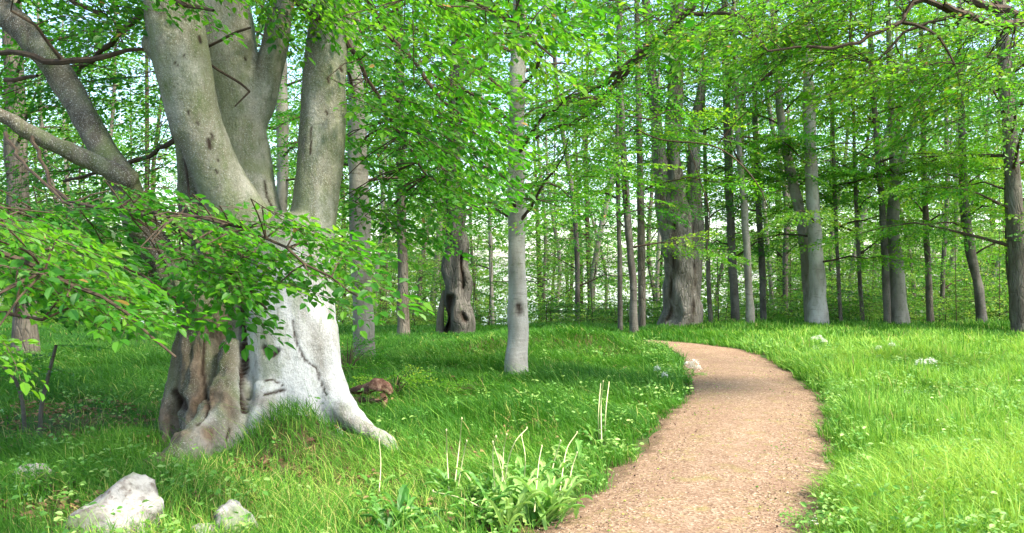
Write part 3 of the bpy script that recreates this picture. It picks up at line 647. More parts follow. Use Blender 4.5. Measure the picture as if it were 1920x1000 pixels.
# overhead foliage in front, hanging from the right stem
bough('bough', [[(650,-120,8.0,12),(720,-70,7.2,9),(840,-20,6.4,5),(960,40,6.0,3),(1040,110,5.8,2)], [(650,-100,8.0,8),(700,20,8.2,5),(800,150,8.3,3.5),(900,260,8.4,2)],
                [(640,60,8.0,5),(720,200,8.2,3),(800,330,8.4,2)]],
      [([(590,-60),(1100,-60),(1080,60),(1060,120),(960,110),(820,60),(600,40)], 5.4, 6.6, 40, (1,.45), .85, .54, SPN, True, .45),
       ([(640,0),(910,20),(930,200),(905,380),(800,360),(690,200)], 7.4, 9.2, 62, (1,.4), 1.1, .46, SPN, True, .5),
       ([(640,160),(800,300),(880,420),(720,470),(650,380)], 8.4, 9.6, 26, (1,.2), 1.1, .42, SPN, True, .55)], beech, rb, 'leafy bough hanging from the right stem')
bough('bough', [[(300,-200,7.4,14),(290,-60,6.9,10),(330,0,6.4,6),(400,20,6.1,3)], [(530,-140,8.1,14),(560,0,7.9,8),(600,40,7.8,4)]],
      [([(240,-70),(430,-60),(400,0),(260,15)], 6.2, 7.0, 14, (1,.3), .8, .40, SPN, True, .5),
       ([(470,-60),(640,-60),(640,30),(540,20),(500,60)], 7.2, 8.0, 18, (.6,.5), .9, .46, SPN, True, .5)], beech, rb, 'leaf tufts at the top between the stems')
bough('bough', [[(-60,-40,7.9,10),(60,-30,7.9,8),(200,30,7.8,4)], [(0,100,7.8,5),(60,104,7.6,6),(120,118,7.5,6),(200,105,7.4,5),(270,92,7.4,3)], [(10,150,7.8,5),(40,148,7.7,4),(70,142,7.6,3)],[(120,118,7.5,4),(70,60,7.3,3),(20,20,7.2,2)],[(335,235,8.0,2.5),(350,330,7.6,2.5),(368,390,7.4,2)]],
      [([(0,-60),(280,-60),(240,40),(120,30),(0,30)], 7.2, 8.8, 24, (1,.2), .9, .38, SPN, True, .5)], beech, rb, 'bare brown twigs crossing the left arms')
bough('bough', [[(350,-60,8.6,8),(250,40,9.6,6),(120,160,10.5,4)], [(345,250,8.6,6),(260,300,9.4,4),(120,340,10.2,3)]],
      [([(0,20),(270,20),(300,160),(320,380),(0,400)], 9.2, 11.4, 44, (-1,.2), 1.05, .34, SP, False, .6)], beech, rb, 'leafy bough behind the left arms')
# thin dead twigs in front of the middle stem
tw = [[(380,92,7.75,3),(410,78,7.7,2.6),(440,62,7.65,2.6),(470,52,7.6,2)],[(382,112,7.75,2.6),(410,132,7.7,2.6),(450,156,7.65,2.4),(468,172,7.6,2)],[(468,172,7.6,2),(440,200,7.6,1.3)]]
build('dead_twig', merge(tubes_chunk([(smooth_line(T(*t_), .06)[:, :3], smooth_line(T(*t_), .06)[:, 3]) for t_ in tw], 0, 6)), [M_twig], beech)
# the crown above the picture, which shades the ground round the tree
ax = np.array([[-2.2, 7.8, 3.5], [-2.3, 7.9, 8], [-2.3, 8, 13]])
build('crown', crown_chunks(np.random.default_rng(3), ax, 4.6, 11.5, 46, 4.6, SPF, .9, .40, elev=22, spacing=.6, rlow=.85), [M_twig, M_leaf], beech)

# young beech whose near branches reach in from the left
yb = thing('young_beech_tree', 'young beech reaching in from the left edge with large bright green leaves', 'tree', (-3.6, 4.4, float(hgt(-3.6, 4.4))))
s = smooth_line(np.array([[-3.6,4.4,-.2,.05],[-3.55,4.35,1.0,.045],[-3.4,4.3,2.2,.035],[-3.3,4.2,3.6,.02]]), .15)
build('trunk', [(*tube(s[:, :3], s[:, 3], 10, .05), 0, None)], [M_grey], yb, True)
bough('bough', [[(-360,400,4.3,10),(-150,420,4.1,7),(20,480,3.9,5),(180,560,3.8,3.5),(330,670,3.7,2)], [(-360,520,4.3,8),(-120,560,4.2,5),(80,600,4.1,3)]],
      [([(-20,400),(120,420),(220,490),(315,580),(300,610),(180,560),(60,540),(-20,540)], 3.6, 4.4, 27, (1,.34), .68, .50, SPN, True, .4),
       ([(-40,390),(140,410),(210,460),(150,520),(-20,540)], 4.3, 5.2, 24, (1,.25), .8, .42, SPN, True, .5),
       ([(-60,610),(0,610),(10,650),(-20,660)], 3.2, 3.6, 3, (1,.2), .6, .6, SPN, True, .4)], yb, rb)
# two thin leaning saplings low on the left
for k_, (pts, lb) in enumerate([([(75,812,8.1,4),(78,760,8.0,4),(88,715,8.0,3.6),(105,648,7.9,3)], 'thin bare dark sapling stem leaning right before the shaded grass'), ([(46,800,8.3,4),(42,755,8.2,3.6),(30,715,8.1,3.2),(8,688,8.0,2.6)], 'thin bare dark sapling stem bending left at the picture edge')]):
    s = smooth_line(T(*pts), .08); t_ = thing('sapling', lb, 'sapling', s[0, :3], 'thin saplings in the shade on the left')
    s2 = np.vstack([s[:1] - np.array([[0, 0, .12, 0]]), s]); build('stem', [(*tube(s2[:, :3], s2[:, 3], 7), 0, None)], [M_dark], t_, True)
    e_ = s[-1, :3]; lf, tw_ = sprays([e_, e_ - [0, 0, .1], s[-4, :3]], [[1, 0, .1], [-1, .3, 0], [.6, -.6, .1]], .55, SPN, rb, True, tint0=.35); build('foliage', tw_ + lf, [M_twig, M_leaf], t_)
# ------------------------------------------------------------------ trees one can tell apart
def cr(z0, z1, nl, Rd, **k): return dict(z0=z0, z1=z1, nl=nl, Rad=Rd, **k)
px_tree(101, 'beech_tree', 'brown trunk rising behind the crossing left arms of the old beech', 'tree', 670, [(48,670),(44,500),(34,380),(28,200),(22,0)], [44,40,38,38,34], M_brown, cr(3.5,9,20,2.8,tint0=.5))
px_tree(102, 'beech_tree', 'smooth grey columnar beech just right of the old beech, shrub at its foot', 'tree', 680, [(688,682),(680,560),(674,420),(669,250),(664,100),(660,0)], [44,38,38,35,30,28], M_grey, cr(3.0,8.5,18,2.8,tint0=.40), flare=.25)
px_tree(103, 'beech_tree', 'faint grey trunk showing between the middle and right stems of the old beech', 'tree', 632, [(520,632),(528,400),(530,250),(526,60)], [22,22,22,20], M_grey, cr(3.5,9,18,3.0,tint0=.45))
px_tree(104, 'pine_tree', 'thin reddish brown trunk between the grey columnar beech and the hollow old tree', 'tree', 632, [(757,634),(755,500),(752,350),(750,100)], [23,19,18,16], M_brown, cr(3.2,9,18,2.8,tint0=.40))
px_tree(105, 'old_hollow_tree', 'gnarled grey old tree with a hollow split foot, left of the slim central beech', 'tree', 631, [(860,634),(860,580),(856,500),(856,420),(850,300),(858,100)], [58,50,46,40,30,26], M_old2, cr(2.7,9,26,3.0,tint0=.40), lump=.22, flare=.2, sides=40, step=.06, scars=[([(843,560),(838,632)],9,.25),([(868,590),(872,600)],8,.15),([(866,480),(868,540)],5,.1)])
px_tree(106, 'broken_stump', 'short dark leaning stub beside the left foot of the hollow old tree', 'stump', 630, [(826,632),(827,590),(833,545)], [17,13,8], M_brown, None, top=-9)
px_tree(107, 'beech_tree', 'slim pale beech standing alone in the middle, with a dark knot on its stem', 'tree', 708, [(966,712),(969,640),(970,560),(969,400),(968,250),(971,120),(976,0)], [44,38,35,33,32,31,28], M_pale, cr(2.1,7.5,24,2.5,tint0=.50), flare=.2, sides=24, step=.06, scars=[([(972,572),(976,584)],9,.03),([(962,300),(966,304)],4,.0),([(970,440),(972,442)],4,.0)], fork=[([(982,95),(1005,60),(1030,10)],[18,14,10])])
px_tree(108, 'old_oak_tree', 'stout rough-barked old tree with several stems beside the end of the path', 'tree', 612, [(1277,616),(1279,560),(1276,480),(1268,400),(1262,300),(1266,180),(1264,90),(1270,0)], [70,62,64,50,32,28,26,22], M_old, cr(6.4,11,20,3.4,tint0=.52), lump=.14, sides=32, step=.08, flare=.25, scars=[([(1264,420),(1262,520),(1254,600)],5,.08),([(1300,400),(1302,600)],4,.08)],
        fork=[([(1262,480),(1248,400),(1237,300),(1224,170),(1216,60)],[38,31,25,20,16]), ([(1296,560),(1304,470),(1303,380),(1300,260),(1316,160),(1345,90)],[36,32,26,22,15,10])])
thin = [
 (1163,622,[(1163,624),(1162,500),(1158,300),(1160,60)],[10,9,8,7],M_dark,'very thin dark stem furthest left of the cluster before the stout old tree'),
 (1188,625,[(1189,628),(1186,520),(1176,400),(1165,200),(1160,0)],[16,14,13,11,9],M_dark,'dark straight stem nearest the path end, left of the stout old tree'),
 (1203,618,[(1204,620),(1203,500),(1200,350),(1196,100)],[15,14,13,10],M_brown,'brown stem tight behind the right side of the dark straight stem'),
 (1330,606,[(1334,610),(1329,540),(1326,440),(1322,300)],[9,8,8,7],M_brown,'thin brown stem close to the right side of the stout old tree'),
 (1379,607,[(1381,610),(1374,500),(1366,330),(1362,180),(1358,0)],[16,16,15,14,11],M_dark,'dark grey stem left of the slanting smooth pole'),
 (1406,614,[(1408,616),(1404,540),(1396,400),(1386,280),(1380,150),(1376,0)],[18,15,13,11,9,7],M_grey,'smooth grey pole slanting slightly left as it rises beside the dark grey stem'),
 (1431,604,[(1432,608),(1429,500),(1420,350),(1414,150)],[12,12,11,9],M_dark,'dark stem just behind the right side of the slanting smooth pole'),
 (1533,612,[(1534,614),(1531,500),(1524,380),(1518,230),(1512,60)],[36,28,25,22,18],M_pale,'widest pale trunk on the right, with a white foot'),
 (1515,609,[(1522,612),(1508,450),(1486,340),(1464,220),(1452,60)],[20,22,19,16,12],M_grey,'grey trunk leaning left out from behind the widest pale trunk'),
 (1577,607,[(1578,610),(1570,480),(1563,300),(1560,100)],[8,7,7,6],M_brown,'first thin stem right of the widest pale trunk'),
 (1618,607,[(1620,610),(1612,520),(1605,380),(1600,200)],[9,8,7,6],M_brown,'second thin stem right of the widest pale trunk'),
 (1662,610,[(1664,612),(1660,500),(1655,400),(1645,280),(1636,150),(1630,0)],[13,13,12,10,9,7],M_dark,'slim near-black stem against the left flank of the forked pale trunk'),
 (1745,606,[(1746,610),(1741,520),(1735,400),(1730,200)],[13,12,11,9],M_brown,'brown stem standing between the forked pale trunk and the bent dark tree'),
 (1842,614,[(1844,618),(1834,540),(1818,460),(1808,370),(1804,250),(1800,80)],[21,18,17,15,12,9],M_dark,'dark tree whose trunk bends away to the left above its foot'),
 (1914,627,[(1918,630),(1910,520),(1902,380),(1892,230),(1882,100),(1876,0)],[36,31,29,26,22,20],M_brown,'big brown tree at the right picture edge with long low limbs'),
 (1902,612,[(1903,614),(1899,560),(1893,500),(1888,380)],[16,13,12,9],M_dark,'dark short stem half hidden behind the tree at the right edge'),
]
for i, (px_, by, pts, wp, bk, lb) in enumerate(thin):
    big = px_ == 1914
    px_tree(200 + i, 'beech_tree', lb, 'tree', by, pts, wp, bk, cr((2.6, 1.6, 3.4)[i % 3] if not big else 1.8, 9.5, 12 if not big else 26, 2.4 if not big else 4.2, lsc=1.3, tint0=(.40, .60, .48, .68)[i % 4] + (.08 if px_ > 1480 else 0)), group='slim trees along the crest', sides=10)
px_tree(240, 'beech_tree', 'pale brown trunk forking high up, right of the slim near-black stem', 'tree', 609, [(1688,612),(1682,520),(1674,420),(1680,330)], [32,26,22,18], M_grey, cr(3.4,9.5,12,2.8,tint0=.60), top=3.5,
        fork=[([(1678,345),(1672,250),(1668,120),(1664,0)],[16,13,11,8]), ([(1680,345),(1700,270),(1718,205),(1740,100)],[15,13,11,8])])
# slender trees down the slope behind the crest
sl_t = [(708,34,7,0),(727,40,6,1),(792,33,8,1),(812,38,11,0),(905,36,6,1),(925,30,7,0),(1020,35,6,1),(1046,42,7,0),(1082,29,9,2),(1117,36,11,0),(1140,44,6,1),(1222,40,8,1),(1238,33,7,0),(1350,37,7,1),(1452,34,8,0),(1474,30,10,2),(1492,42,7,1),(1552,36,8,1),(1592,32,8,0),(1640,40,7,1),(1712,33,8,1),(1725,42,6,0),(1765,30,8,2),(1783,38,12,0),(1800,45,7,1),(1822,34,6,1),(1862,33,9,0),(1880,40,7,1),(600,36,9,0),(110,34,10,1),(150,40,8,0),(205,31,9,1)]
names_r = [(708,'the grey columnar beech'),(757,'the reddish brown trunk'),(860,'the hollow old tree'),(968,'the slim central beech'),(1163,'the very thin dark stem'),(1204,'the brown stem'),(1277,'the stout old tree'),(1379,'the dark grey stem'),(1432,'the dark stem'),(1533,'the widest pale trunk'),(1578,'the first thin stem'),(1620,'the second thin stem'),(1688,'the forked pale trunk'),(1746,'the brown stem right of the fork'),(1842,'the bent dark tree')]
ordw = ['first', 'second', 'third', 'fourth', 'fifth', 'sixth']; cnt = {}
for i, (px_, Y, wpx_, kind) in enumerate(sorted(sl_t)):
    r = np.random.default_rng(400 + i); x = (px_ - 960) / F * Y; gz = float(hgt(x, Y)); rad = wpx_ / 2 / F * Y
    lft = [n_ for n_ in names_r if n_[0] < px_]
    ln_ = lft[-1][1] if lft else 'the left arms of the old beech'
    if px_ == 600: ln_ = 'the middle stem of the old beech'
    cnt[ln_] = cnt.get(ln_, 0) + 1
    if px_ < 300: lb = ['first', 'second', 'third'][cnt[ln_] - 1] + ' slender distant trunk from the left, seen beneath the crossing arms'
    else: lb = f"{ordw[cnt[ln_]-1]} slender distant trunk right of {ln_}"
    t_ = thing('slender_tree', lb, 'tree', (x, Y, gz), 'slender trees beyond the crest')
    lx = r.normal(0, .8); ax = np.array([[x, Y, gz - .2], [x + r.normal(0, .12), Y, gz + 2.5], [x + lx * .3 + r.normal(0, .15), Y, gz + 5], [x + lx, Y, gz + 9], [x + lx * 1.2, Y, gz + 16]]); rd = np.array([rad * 1.15, rad * 1.05, rad, rad * .8, rad * .3])
    trunk_mesh(ax, rd, [M_grey, M_brown, M_dark][kind], t_, 8, .05, i, flare=.2, step=.6)
    build('crown', crown_chunks(r, ax, gz + 1.6, gz + 13, 15, 2.5, SPF, .8, .50, spacing=.6), [M_twig, M_farleaf], t_)

# far wood reading as one mass
r = np.random.default_rng(77); ch = []; trk = []
for i in range(84):
    Y = r.uniform(42, 74); x = r.uniform(-.68, .68) * Y
    pxx = x / Y * F + 960
    if 1000 < pxx < 1480 and r.random() < .3: continue
    gz = float(hgt(x, Y)); H = r.uniform(15, 24); ax = np.array([[x, Y, gz - .3], [x + r.normal(0, .4), Y, gz + H * .5], [x + r.normal(0, .8), Y, gz + H]])
    trk.append((*tube(ax, np.array([.16, .12, .03]) * r.uniform(.6, 1.3), 6), 0, None))
    ch += crown_chunks(r, ax, gz + 3.5, gz + H, 19, 3.8, SPF, 1.3, .58, spacing=1.1, lsc=1.3)
def fam(chs, k): return [c for c in chs if np.asarray(c[1]).shape[1] == k]
o = build('far_woods', merge(trk + fam(ch, 4)) + [c for c in fam(ch, 3)], [M_twig, M_farleaf]); tag(o, 'sunlit mass of distant woodland leaves beyond the crest', 'woodland', kind='stuff')
# low growth just beyond the crest
r = np.random.default_rng(78); n = 230; Y = r.uniform(25, 36, n); x = r.uniform(-.64, .64, n) * Y; pxx = x / Y * F + 960
dens = np.where((pxx > 700) & (pxx < 1230), .75, np.where(pxx >= 1480, 1.0, .8)); ok = r.random(n) < dens; x, Y = x[ok], Y[ok]; n = len(x); org, dr = [], []; tub = []
for a, b_ in zip(x, Y):
    gz = float(hgt(a, b_)); H = -gz * 1.0 + r.uniform(-.9, .45) + (.7 if a / b_ > .33 else 0); H = max(H, .8)
    tub.append((np.array([[a, b_, gz], [a + r.normal(0, .1), b_, gz + H]]), np.array([.02, .008])))
    for q_ in range(9):
        z_ = gz + H * r.uniform(.35, 1); az = r.uniform(0, 6.3); org.append([a, b_, z_]); dr.append([math.cos(az), math.sin(az), .15])
for q_ in range(180):                              # taller thin growth between the trunks
    b_ = r.uniform(24.5, 40); a = r.uniform(-.66, .66) * b_; pxx = a / b_ * F + 960
    if 1000 < pxx < 1400 and r.random() < .55: continue
    if pxx < 420 and False: continue
    gz = float(hgt(a, b_)); H = -gz + r.uniform(1.0, 5.5) * (1.25 if pxx < 500 else 1); lx = r.normal(0, .25)
    tub.append((np.array([[a, b_, gz], [a + lx, b_, gz + H]]), np.array([.014, .005])))
    for k_ in range(int(6 + H * 3.4)):
        t_ = r.uniform(.12, 1); az = r.uniform(0, 6.3); rr = r.uniform(0, 1.1) * (1.2 - t_ * .7); org.append([a + lx * t_ + math.cos(az) * rr, b_ + math.sin(az) * rr, gz + H * t_]); dr.append([math.cos(az), math.sin(az), .05])
lf, tw_ = sprays(org, dr, r.uniform(.45, .8, len(org)), SPF, r, tint0=.56, tsd=.2, tilt=.4, lsc=1.0)
o = build('undergrowth', merge(tubes_chunk(tub, 0, 4) + tw_) + lf, [M_twig, M_farleaf]); tag(o, 'light green leafy undergrowth just beyond the grassy crest', 'undergrowth', kind='stuff')

# tall beech outside the frame whose boughs cross the upper right
tb = thing('tall_beech_tree', 'tall beech whose long brown boughs and yellow-green leaves cross the upper right', 'tree', (9.6, 10.5, float(hgt(9.6, 10.5))))
s = smooth_line(np.array([[9.6,10.5,-.3,.26],[9.5,10.5,3,.22],[9.6,10.6,7,.18],[9.5,10.6,12,.08]]), .25)
build('trunk', [(*tube(s[:, :3], s[:, 3], 14, .06), 0, None)], [M_grey], tb, True)
rr_ = np.random.default_rng(9)
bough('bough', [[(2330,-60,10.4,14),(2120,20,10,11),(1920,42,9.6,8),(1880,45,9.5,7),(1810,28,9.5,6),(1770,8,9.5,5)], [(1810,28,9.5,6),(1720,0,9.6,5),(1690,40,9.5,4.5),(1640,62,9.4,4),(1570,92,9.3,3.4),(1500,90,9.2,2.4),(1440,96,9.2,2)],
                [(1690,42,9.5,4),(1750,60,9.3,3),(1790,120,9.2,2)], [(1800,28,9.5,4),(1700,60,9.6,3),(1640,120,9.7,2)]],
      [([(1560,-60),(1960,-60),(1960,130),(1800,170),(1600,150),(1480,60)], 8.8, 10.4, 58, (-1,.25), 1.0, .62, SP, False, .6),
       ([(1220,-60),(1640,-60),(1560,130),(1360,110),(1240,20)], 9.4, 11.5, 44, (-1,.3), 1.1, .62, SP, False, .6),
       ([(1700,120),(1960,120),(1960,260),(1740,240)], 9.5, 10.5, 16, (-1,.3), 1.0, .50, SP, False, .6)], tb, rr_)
bough('bough', [[(2330,100,10.4,10),(1950,40,11,8),(1560,-90,11,8),(1330,-20,11.5,7),(1290,25,11.6,6),(1230,75,11.8,5.5),(1180,120,12,5),(1120,165,12.2,4.5),(1050,188,12.4,3.5)], [(1180,120,12,4),(1130,178,12.2,3.4),(1060,192,12.2,2.4)],
                [(1290,25,11.6,4),(1380,30,11.5,3.4),(1460,60,11.4,2.4)], [(1560,-90,11,6),(1480,100,11.6,4),(1440,140,11.8,3.5),(1390,180,12,3)], [(1230,75,11.8,4),(1100,215,12.4,4),(1040,240,12.5,3),(1000,262,12.6,2.4)]],
      [([(1000,120),(1190,70),(1200,200),(1150,300),(1010,300)], 11.4, 13.2, 24, (-1,.3), 1.05, .52, SP, False, .6),
       ([(1040,-60),(1200,-60),(1180,20),(1090,60)], 11.4, 13, 12, (-1,.3), 1.05, .5, SP, False, .6)], tb, rr_)
# bare arching twigs in front of the stout old tree
tws = [[(1180,236,12.5,1.2),(1240,262,12.4,1.6),(1330,272,12.3,1.6),(1380,300,12.3,1.5),(1420,345,12.2,1.2),(1440,390,12.2,.9)], [(1290,270,12.3,1.2),(1310,330,12.3,1.1),(1330,400,12.3,1),(1325,470,12.3,.8)], [(1345,272,12.3,1.2),(1395,215,12.2,1.4),(1480,160,12,1.6),(1560,120,12,1.8)]]
build('dead_twig', merge(tubes_chunk([(smooth_line(T(*t_), .1)[:, :3], smooth_line(T(*t_), .1)[:, 3]) for t_ in tws], 0, 5)), [M_straw if False else M_twig], tb)

# ------------------------------------------------------------------ stones
def rock(name, label, px_, py_, Y, wpx_, hpx, seed, dpt=.8, tip=(0, 0), sink=.25):
    import bmesh
    bm = bmesh.new(); bmesh.ops.create_icosphere(bm, subdivisions=5, radius=1)
    c0 = P(px_, py_, Y); rx = wpx_ / 2 / F * Y; rz = hpx / F * Y; 
    for v in bm.verts:
        p = v.co; n_ = mnoise.noise(p * 1.1 + Vector((seed, 0, 0))) * .30 + mnoise.noise(p * 2.8 + Vector((0, seed, 0))) * .11 + mnoise.noise(p * 8 + Vector((0, 0, seed))) * .03 + mnoise.noise(p * 20) * .012
        # facet it a little
        q = p * (1 + n_); top = max(0, q.z)
        v.co = Vector((c0[0] + (q.x + tip[0] * top) * rx, c0[1] + (q.y + tip[1] * top) * rx * dpt, c0[2] + q.z * rz))
    m_ = bpy.data.meshes.new(name); bm.to_mesh(m_); bm.free(); m_.materials.append(M_stone)
    for p in m_.polygons: p.use_smooth = True
    o = bpy.data.objects.new(name, m_); C.objects.link(o); return tag(o, label, 'stone', 'lichen-covered stones in the grass')
rock('boulder', 'largest whitish lichen-covered boulder with a peaked right end, low on the left', 203, 1040, 5.1, 196, 138, 3.3, .9, (.38, 0))
rock('stone', 'low mossy stone half sunk in grass at the far left edge', 54, 912, 6.0, 84, 40, 8.1, .8, (.1, 0))
rock('stone', 'small grey rounded stone to the right of the largest boulder', 438, 990, 5.15, 76, 46, 5.2, .9, (-.25, 0))
rock('stone', 'smallest stone at the bottom edge touching the grey rounded stone', 384, 1006, 5.05, 58, 26, 6.6, .9)

# ------------------------------------------------------------------ rotten branch and debris by the root
lg = thing('rotten_branch', 'broken reddish rotten branch lying in the grass beside the right root', 'log', P(690, 745, 9.6))
def ltube(rows, m=M_log, nm='wood', lump=.4, sd=1.0):
    s = smooth_line(T(*rows), .03); V, Fq = tube(s[:, :3], s[:, 3], 12, lump, sd)
    V = V + np.array([[mnoise.noise(tuple(v * 14)), mnoise.noise(tuple(v * 14 + 9)), mnoise.noise(tuple(v * 14 + 3))] for v in V]) * .018
    return build(nm, [(V, Fq, 0, None)], [m], lg, True)
ltube([(640,736,9.9,3),(662,734,9.8,6),(684,729,9.6,8),(704,724,9.5,10),(722,727,9.5,9),(736,738,9.5,4)])
ltube([(718,738,9.5,5),(722,760,9.4,5),(716,782,9.35,6),(706,800,9.3,4)], nm='broken_stub', sd=3.)
ltube([(655,748,9.7,4),(700,752,9.5,4),(722,748,9.4,3)], nm='splinter', sd=5.)
# dead leaves of the branch are part of the litter; a few twigs stick out
def shrub(px_, py_, hpx, wpx_, n_, lab_, tnt, seed, lscale=.45, up=.6, temps=None, mt=None):
    Y = 2560 / (py_ - 500); r = np.random.default_rng(seed); b0 = P(px_, py_, Y); b0[2] = float(hgt(b0[0], Y)); t_ = thing('shrub', lab_, 'shrub', b0)
    H = hpx / F * Y; W = wpx_ / 2 / F * Y; org, dr, tub = [], [], []
    for i in range(n_):
        az = r.uniform(0, 6.3); q = r.uniform(0, 1) ** .5; e = b0 + np.array([math.cos(az) * q * W, math.sin(az) * q * W, H * r.uniform(.35, 1) * (1 - .4 * q)])
        mid = (b0 + e) / 2 + np.array([0, 0, .12 * H]); tub.append((np.array([b0 - [0, 0, .05], mid, e]), np.array([.007, .005, .003])))
        org.append(e - [0, 0, .03]); dr.append([math.cos(az), math.sin(az), up * r.uniform(.2, 1)])
    lf, tw_ = sprays(org, dr, r.uniform(.7, 1.2, n_) * lscale, temps or SPN, r, True, tint0=tnt, tilt=.4)
    build('stem', merge(tubes_chunk(tub, 0, 4) + tw_), [M_twig], t_); build('foliage', [(*l[:2], 0, l[3]) for l in lf], [mt or M_leaf], t_)
shrub(652, 712, 90, 70, 34, 'leafy green shrub growing at the foot of the grey columnar beech', .42, 61, .5)
shrub(742, 742, 62, 80, 26, 'yellowish low shrub just right of the rotten branch', .68, 62, .42)
shrub(905, 742, 30, 110, 22, 'low light green seedlings in the grass left of the slim central beech', .60, 63, .32)
shrub(1085, 694, 22, 60, 10, 'small pale green seedlings in grass right of the slim central beech', .6, 64, .3)
shrub(510, 812, 40, 90, 22, 'dark herbs growing between the two big front roots of the old beech', .3, 65, .28)
shrub(100, 945, 40, 90, 18, 'dark green nettles between the far left stone and the largest boulder', .35, 66, .3)

# ------------------------------------------------------------------ flowers
def umbel(pts, lab_, sz, seed, Y, base_py):
    """white cow-parsley: stem, forks and flower heads at photo points"""
    sz *= 1.2; r = np.random.default_rng(seed); x0 = (np.mean([p[0] for p in pts]) - 960) / F * Y; b0 = np.array([x0, Y, float(hgt(x0, Y))])
    t_ = thing('cow_parsley', lab_, 'flower', b0, 'white cow parsley flowers in the meadow'); tub = []; top = np.array([P(*p, Y) for p in pts]); cen = top.mean(0); cen[2] = max(b0[2] + .05, top[:, 2].min() - .08)
    tub.append((np.array([b0 - [0, 0, .05], (b0 + cen) / 2 + [.01, 0, 0], cen]), np.array([.004, .0035, .003])))
    vs, k_ = [], 0; pos, d, nr, ln = [], [], [], []
    for p in top:
        tub.append((np.array([cen, (cen + p) / 2 + [0, 0, -.01], p - [0, 0, .01]]), np.array([.003, .002, .0018])))
        pos, d, nr, ln = [], [], [], []
        for q_ in range(85):
            az = r.uniform(0, 6.3); rr = 1.5 * sz * r.uniform(0, 1) ** .5; c_ = p + np.array([math.cos(az) * rr, math.sin(az) * rr, -rr * rr / sz * .5 + r.normal(0, .014)])
            for m_ in range(4): pos.append(c_); a2 = m_ * 1.57 + az; d.append([math.cos(a2), math.sin(a2), .25]); nr.append([0, 0, 1]); ln.append(.010 + .065 * sz)
        build('flower_head', [leaves(np.array(pos, float), np.array(d, float), np.array(nr, float), np.array(ln), np.full(len(pos), .5), False, 0, .42, .05)], [M_white], t_)
    build('stem', merge(tubes_chunk(tub, 0, 5)), [M_herb], t_)
    k_ = 5; azs = r.uniform(0, 6.3, k_); lf, tw_ = sprays(np.repeat([(b0 + cen) / 2], k_, 0), np.stack([np.cos(azs), np.sin(azs), np.full(k_, .2)], 1), .25, SPN, r, True, tint0=.6)
    build('foliage', [(*l[:2], 0, l[3]) for l in lf], [M_herb], t_)
umbel([(1291,678),(1303,676),(1308,686),(1298,683)], 'white flower heads overhanging the left side of the path near its end', .035, 1, 12.4, 0)
umbel([(1527,632),(1537,630),(1545,637),(1529,650)], 'small white flower heads farthest back, against the shaded crest grass', .035, 2, 15.5, 0)
umbel([(1648,650),(1672,644),(1690,658)], 'faint white flower heads left of the brightest flower cluster in the right meadow', .03, 3, 13.5, 0)
umbel([(1728,675),(1745,673),(1732,692),(1762,694),(1770,700),(1756,702)], 'brightest and largest white flower cluster in the right meadow', .045, 4, 11.5, 0)
umbel([(1525,980),(1529,990)], 'single white flower at the right path edge at the very bottom', .018, 5, 5.25, 0)
umbel([(1232,688),(1246,700),(1250,725)], 'pale flower heads in the grass left of the path bend', .025, 6, 11.2, 0)
umbel([(1915,780),(1920,792)], 'white flower cut by the right picture edge', .025, 7, 8.6, 0)
umbel([(1700,735),(1715,748),(1735,742)], 'hazy pale flower heads in the sunlit grass below the brightest cluster', .022, 8, 10.2, 0)
umbel([(1628,765),(1640,758)], 'small bluish white flower head in the grass right of the widest path bend', .022, 9, 9.4, 0)
umbel([(1600,870),(1612,862)], 'pale small flower in the bright herbs right of the path, lower half', .016, 10, 6.9, 0)
umbel([(1850,700),(1862,694),(1870,706)], 'faint distant white flower heads near the right edge below the crest', .028, 11, 12.6, 0)
umbel([(1475,648),(1484,652)], 'tiny white flower heads in the grass above the right side of the path bend', .025, 12, 16.2, 0)
# ------------------------------------------------------------------ leafy dandelion plants with stalks at the path side
def ribbon_leaf(b0, az, L, W, rise, r, lob=True):
    n_ = 11; t = np.linspace(0, 1, n_); c_ = np.stack([b0[0] + np.cos(az) * L * t * (1 - .12 * t), b0[1] + np.sin(az) * L * t * (1 - .12 * t), b0[2] + L * (rise * t - .55 * rise * t ** 2.4)], 1)
    w_ = W * np.sin(np.pi * np.clip(t * .93 + .07, 0, 1)) ** .7
    if lob: w_ = w_ * (1 - .35 * (np.arange(n_) % 2)) * r.uniform(.75, 1.2, n_)
    s = np.array([-math.sin(az), math.cos(az), 0]); V = np.stack([c_ - s * w_[:, None] + [0, 0, .012], c_, c_ + s * w_[:, None] + [0, 0, .012]], 1).reshape(-1, 3); i = np.arange(n_ - 1) * 3
    return V, np.concatenate([np.stack([i, i + 1, i + 4, i + 3], 1), np.stack([i + 1, i + 2, i + 5, i + 4], 1)])
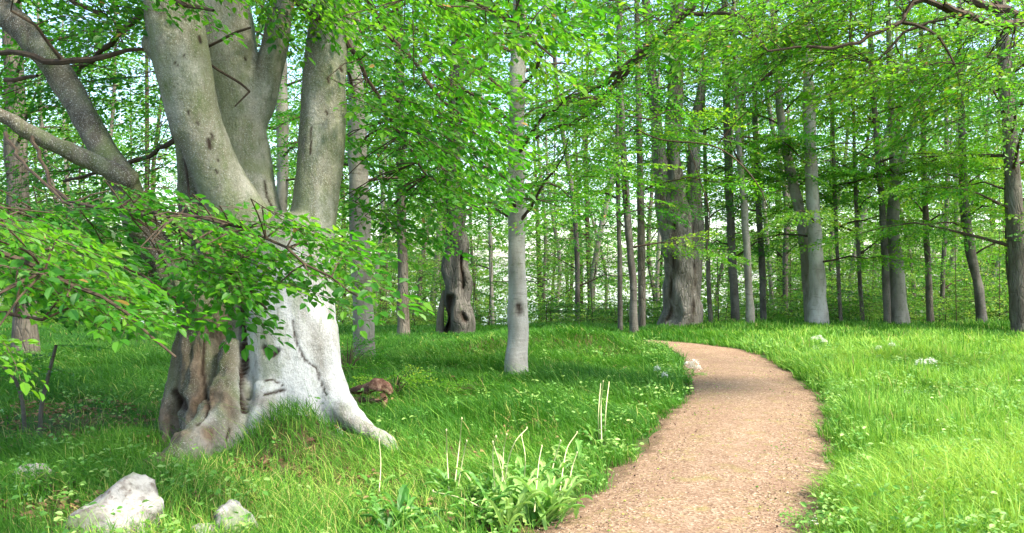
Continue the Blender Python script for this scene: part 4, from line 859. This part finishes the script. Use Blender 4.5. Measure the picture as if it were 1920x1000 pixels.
def dandelion(px_, py_, nl_, L, stalks, lab_, seed, tint=.5, rise=.9, W=.022):
    r = np.random.default_rng(seed); Y = 2560 / (py_ - 500); b0 = P(px_, py_, Y); b0[2] = float(hgt(b0[0], Y)); t_ = thing('dandelion_plant', lab_, 'plant', b0, 'leafy plants with seed stalks beside the path')
    ch = []
    for i in range(nl_):
        V, Fq = ribbon_leaf(b0 + r.normal(0, .06, 3) * [1, 1, 0], r.uniform(0, 6.3), L * r.uniform(.5, 1.5), W * r.uniform(.55, 1.3), 1.5 * rise * r.uniform(.6, 1.4), r); ch.append((V, Fq, 0, np.full(len(Fq), np.clip(tint - .05 + r.normal(0, .2), 0, 1))))
    build('foliage', merge(ch), [M_herb], t_)
    for st in stalks:
        pts = [(a, b_, Y + r.normal(0, .12), 1.5) for a, b_ in st][::-1]; s = smooth_line(T(*pts), .04); s[:, 3] = np.linspace(1.3, .8, len(s)) / F * Y; V, Fq = tube(s[:, :3], s[:, 3], 5)
        e = s[-1, :3]; V2, F2 = tube(np.array([e - [0, 0, .004], e + [0, 0, .004], e + [0, 0, .014]]), np.array([.003, .006, .002]), 6)
        build('stalk', merge([(V, Fq, 0, None), (V2, F2, 0, None)]), [M_straw], t_)
dandelion(850, 925, 16, .17, [[(837,808),(838,850),(842,920)],[(866,786),(862,830),(852,915)],[(875,828),(868,860),(858,920)]], 'leafy plant with three upright pale stalks, furthest left of the clump', 71)
dandelion(940, 955, 26, .20, [[(930,820),(924,855),(930,940)],[(924,830),(940,880),(958,965)],[(950,816),(944,850),(940,940)],[(988,804),(965,830),(950,880),(945,950)],[(978,818),(985,862),(980,930)]], 'tallest leafy clump with five pale stalks left of the path edge', 72)
dandelion(1010, 985, 34, .24, [[(812,922),(870,936),(920,965),(948,1000)],[(1016,838),(1010,870),(1002,960)]], 'bright broad-leaved plant at the bottom with one long stalk arching left', 73, .7, 1.0, .028)
dandelion(1050, 930, 24, .19, [[(1051,828),(1038,870),(1028,920)],[(1082,812),(1062,845),(1050,920)],[(1082,850),(1072,880),(1066,920)]], 'bright leafy plant with three slanting stalks nearest the path', 74, .62)
dandelion(1130, 838, 16, .16, [[(1131,716),(1127,760),(1128,830)],[(1142,718),(1136,770),(1134,830)],[(1126,722),(1122,780),(1124,832)]], 'leafy plant with tall straight stalks further along the path edge', 75, .6)
dandelion(712, 925, 8, .13, [[(711,826),(714,870),(711,922)]], 'small plant with one thin upright stalk and a yellow tip near the right root', 76, .6)
dandelion(770, 985, 20, .20, [], 'dark green leafy plant without stalks at the bottom left of the clump', 77, .2)
dandelion(880, 990, 22, .20, [], 'green leafy plant without stalks at the bottom below the tallest clump', 78, .35)
dandelion(905, 940, 22, .19, [], 'pale leafy plant tucked between the three-stalked and five-stalked plants', 81, .7)
dandelion(985, 945, 26, .20, [], 'upright bright leaves between the five-stalked plant and the slanting stalks', 82, .75, 1.3)
dandelion(950, 998, 26, .22, [], 'yellow-green plant cut by the bottom edge beside the arching stalk', 83, .8, 1.1)
dandelion(1035, 975, 24, .20, [], 'bright yellow-green plant at the bottom touching the path gravel', 84, .85, 1.1)
dandelion(725, 1000, 20, .19, [], 'bluish green leafy plant at the bottom edge, furthest left of all', 85, .3)
dandelion(1075, 880, 16, .15, [], 'pale jagged leaves directly behind the slanting stalks', 86, .8, 1.2)
dandelion(1175, 850, 14, .13, [], 'low broad-leaved plant spreading onto the path edge', 79, .75, .6)
dandelion(1090, 900, 14, .13, [], 'low pale leafy plant on the path edge below the tall straight stalks', 80, .8, .6)
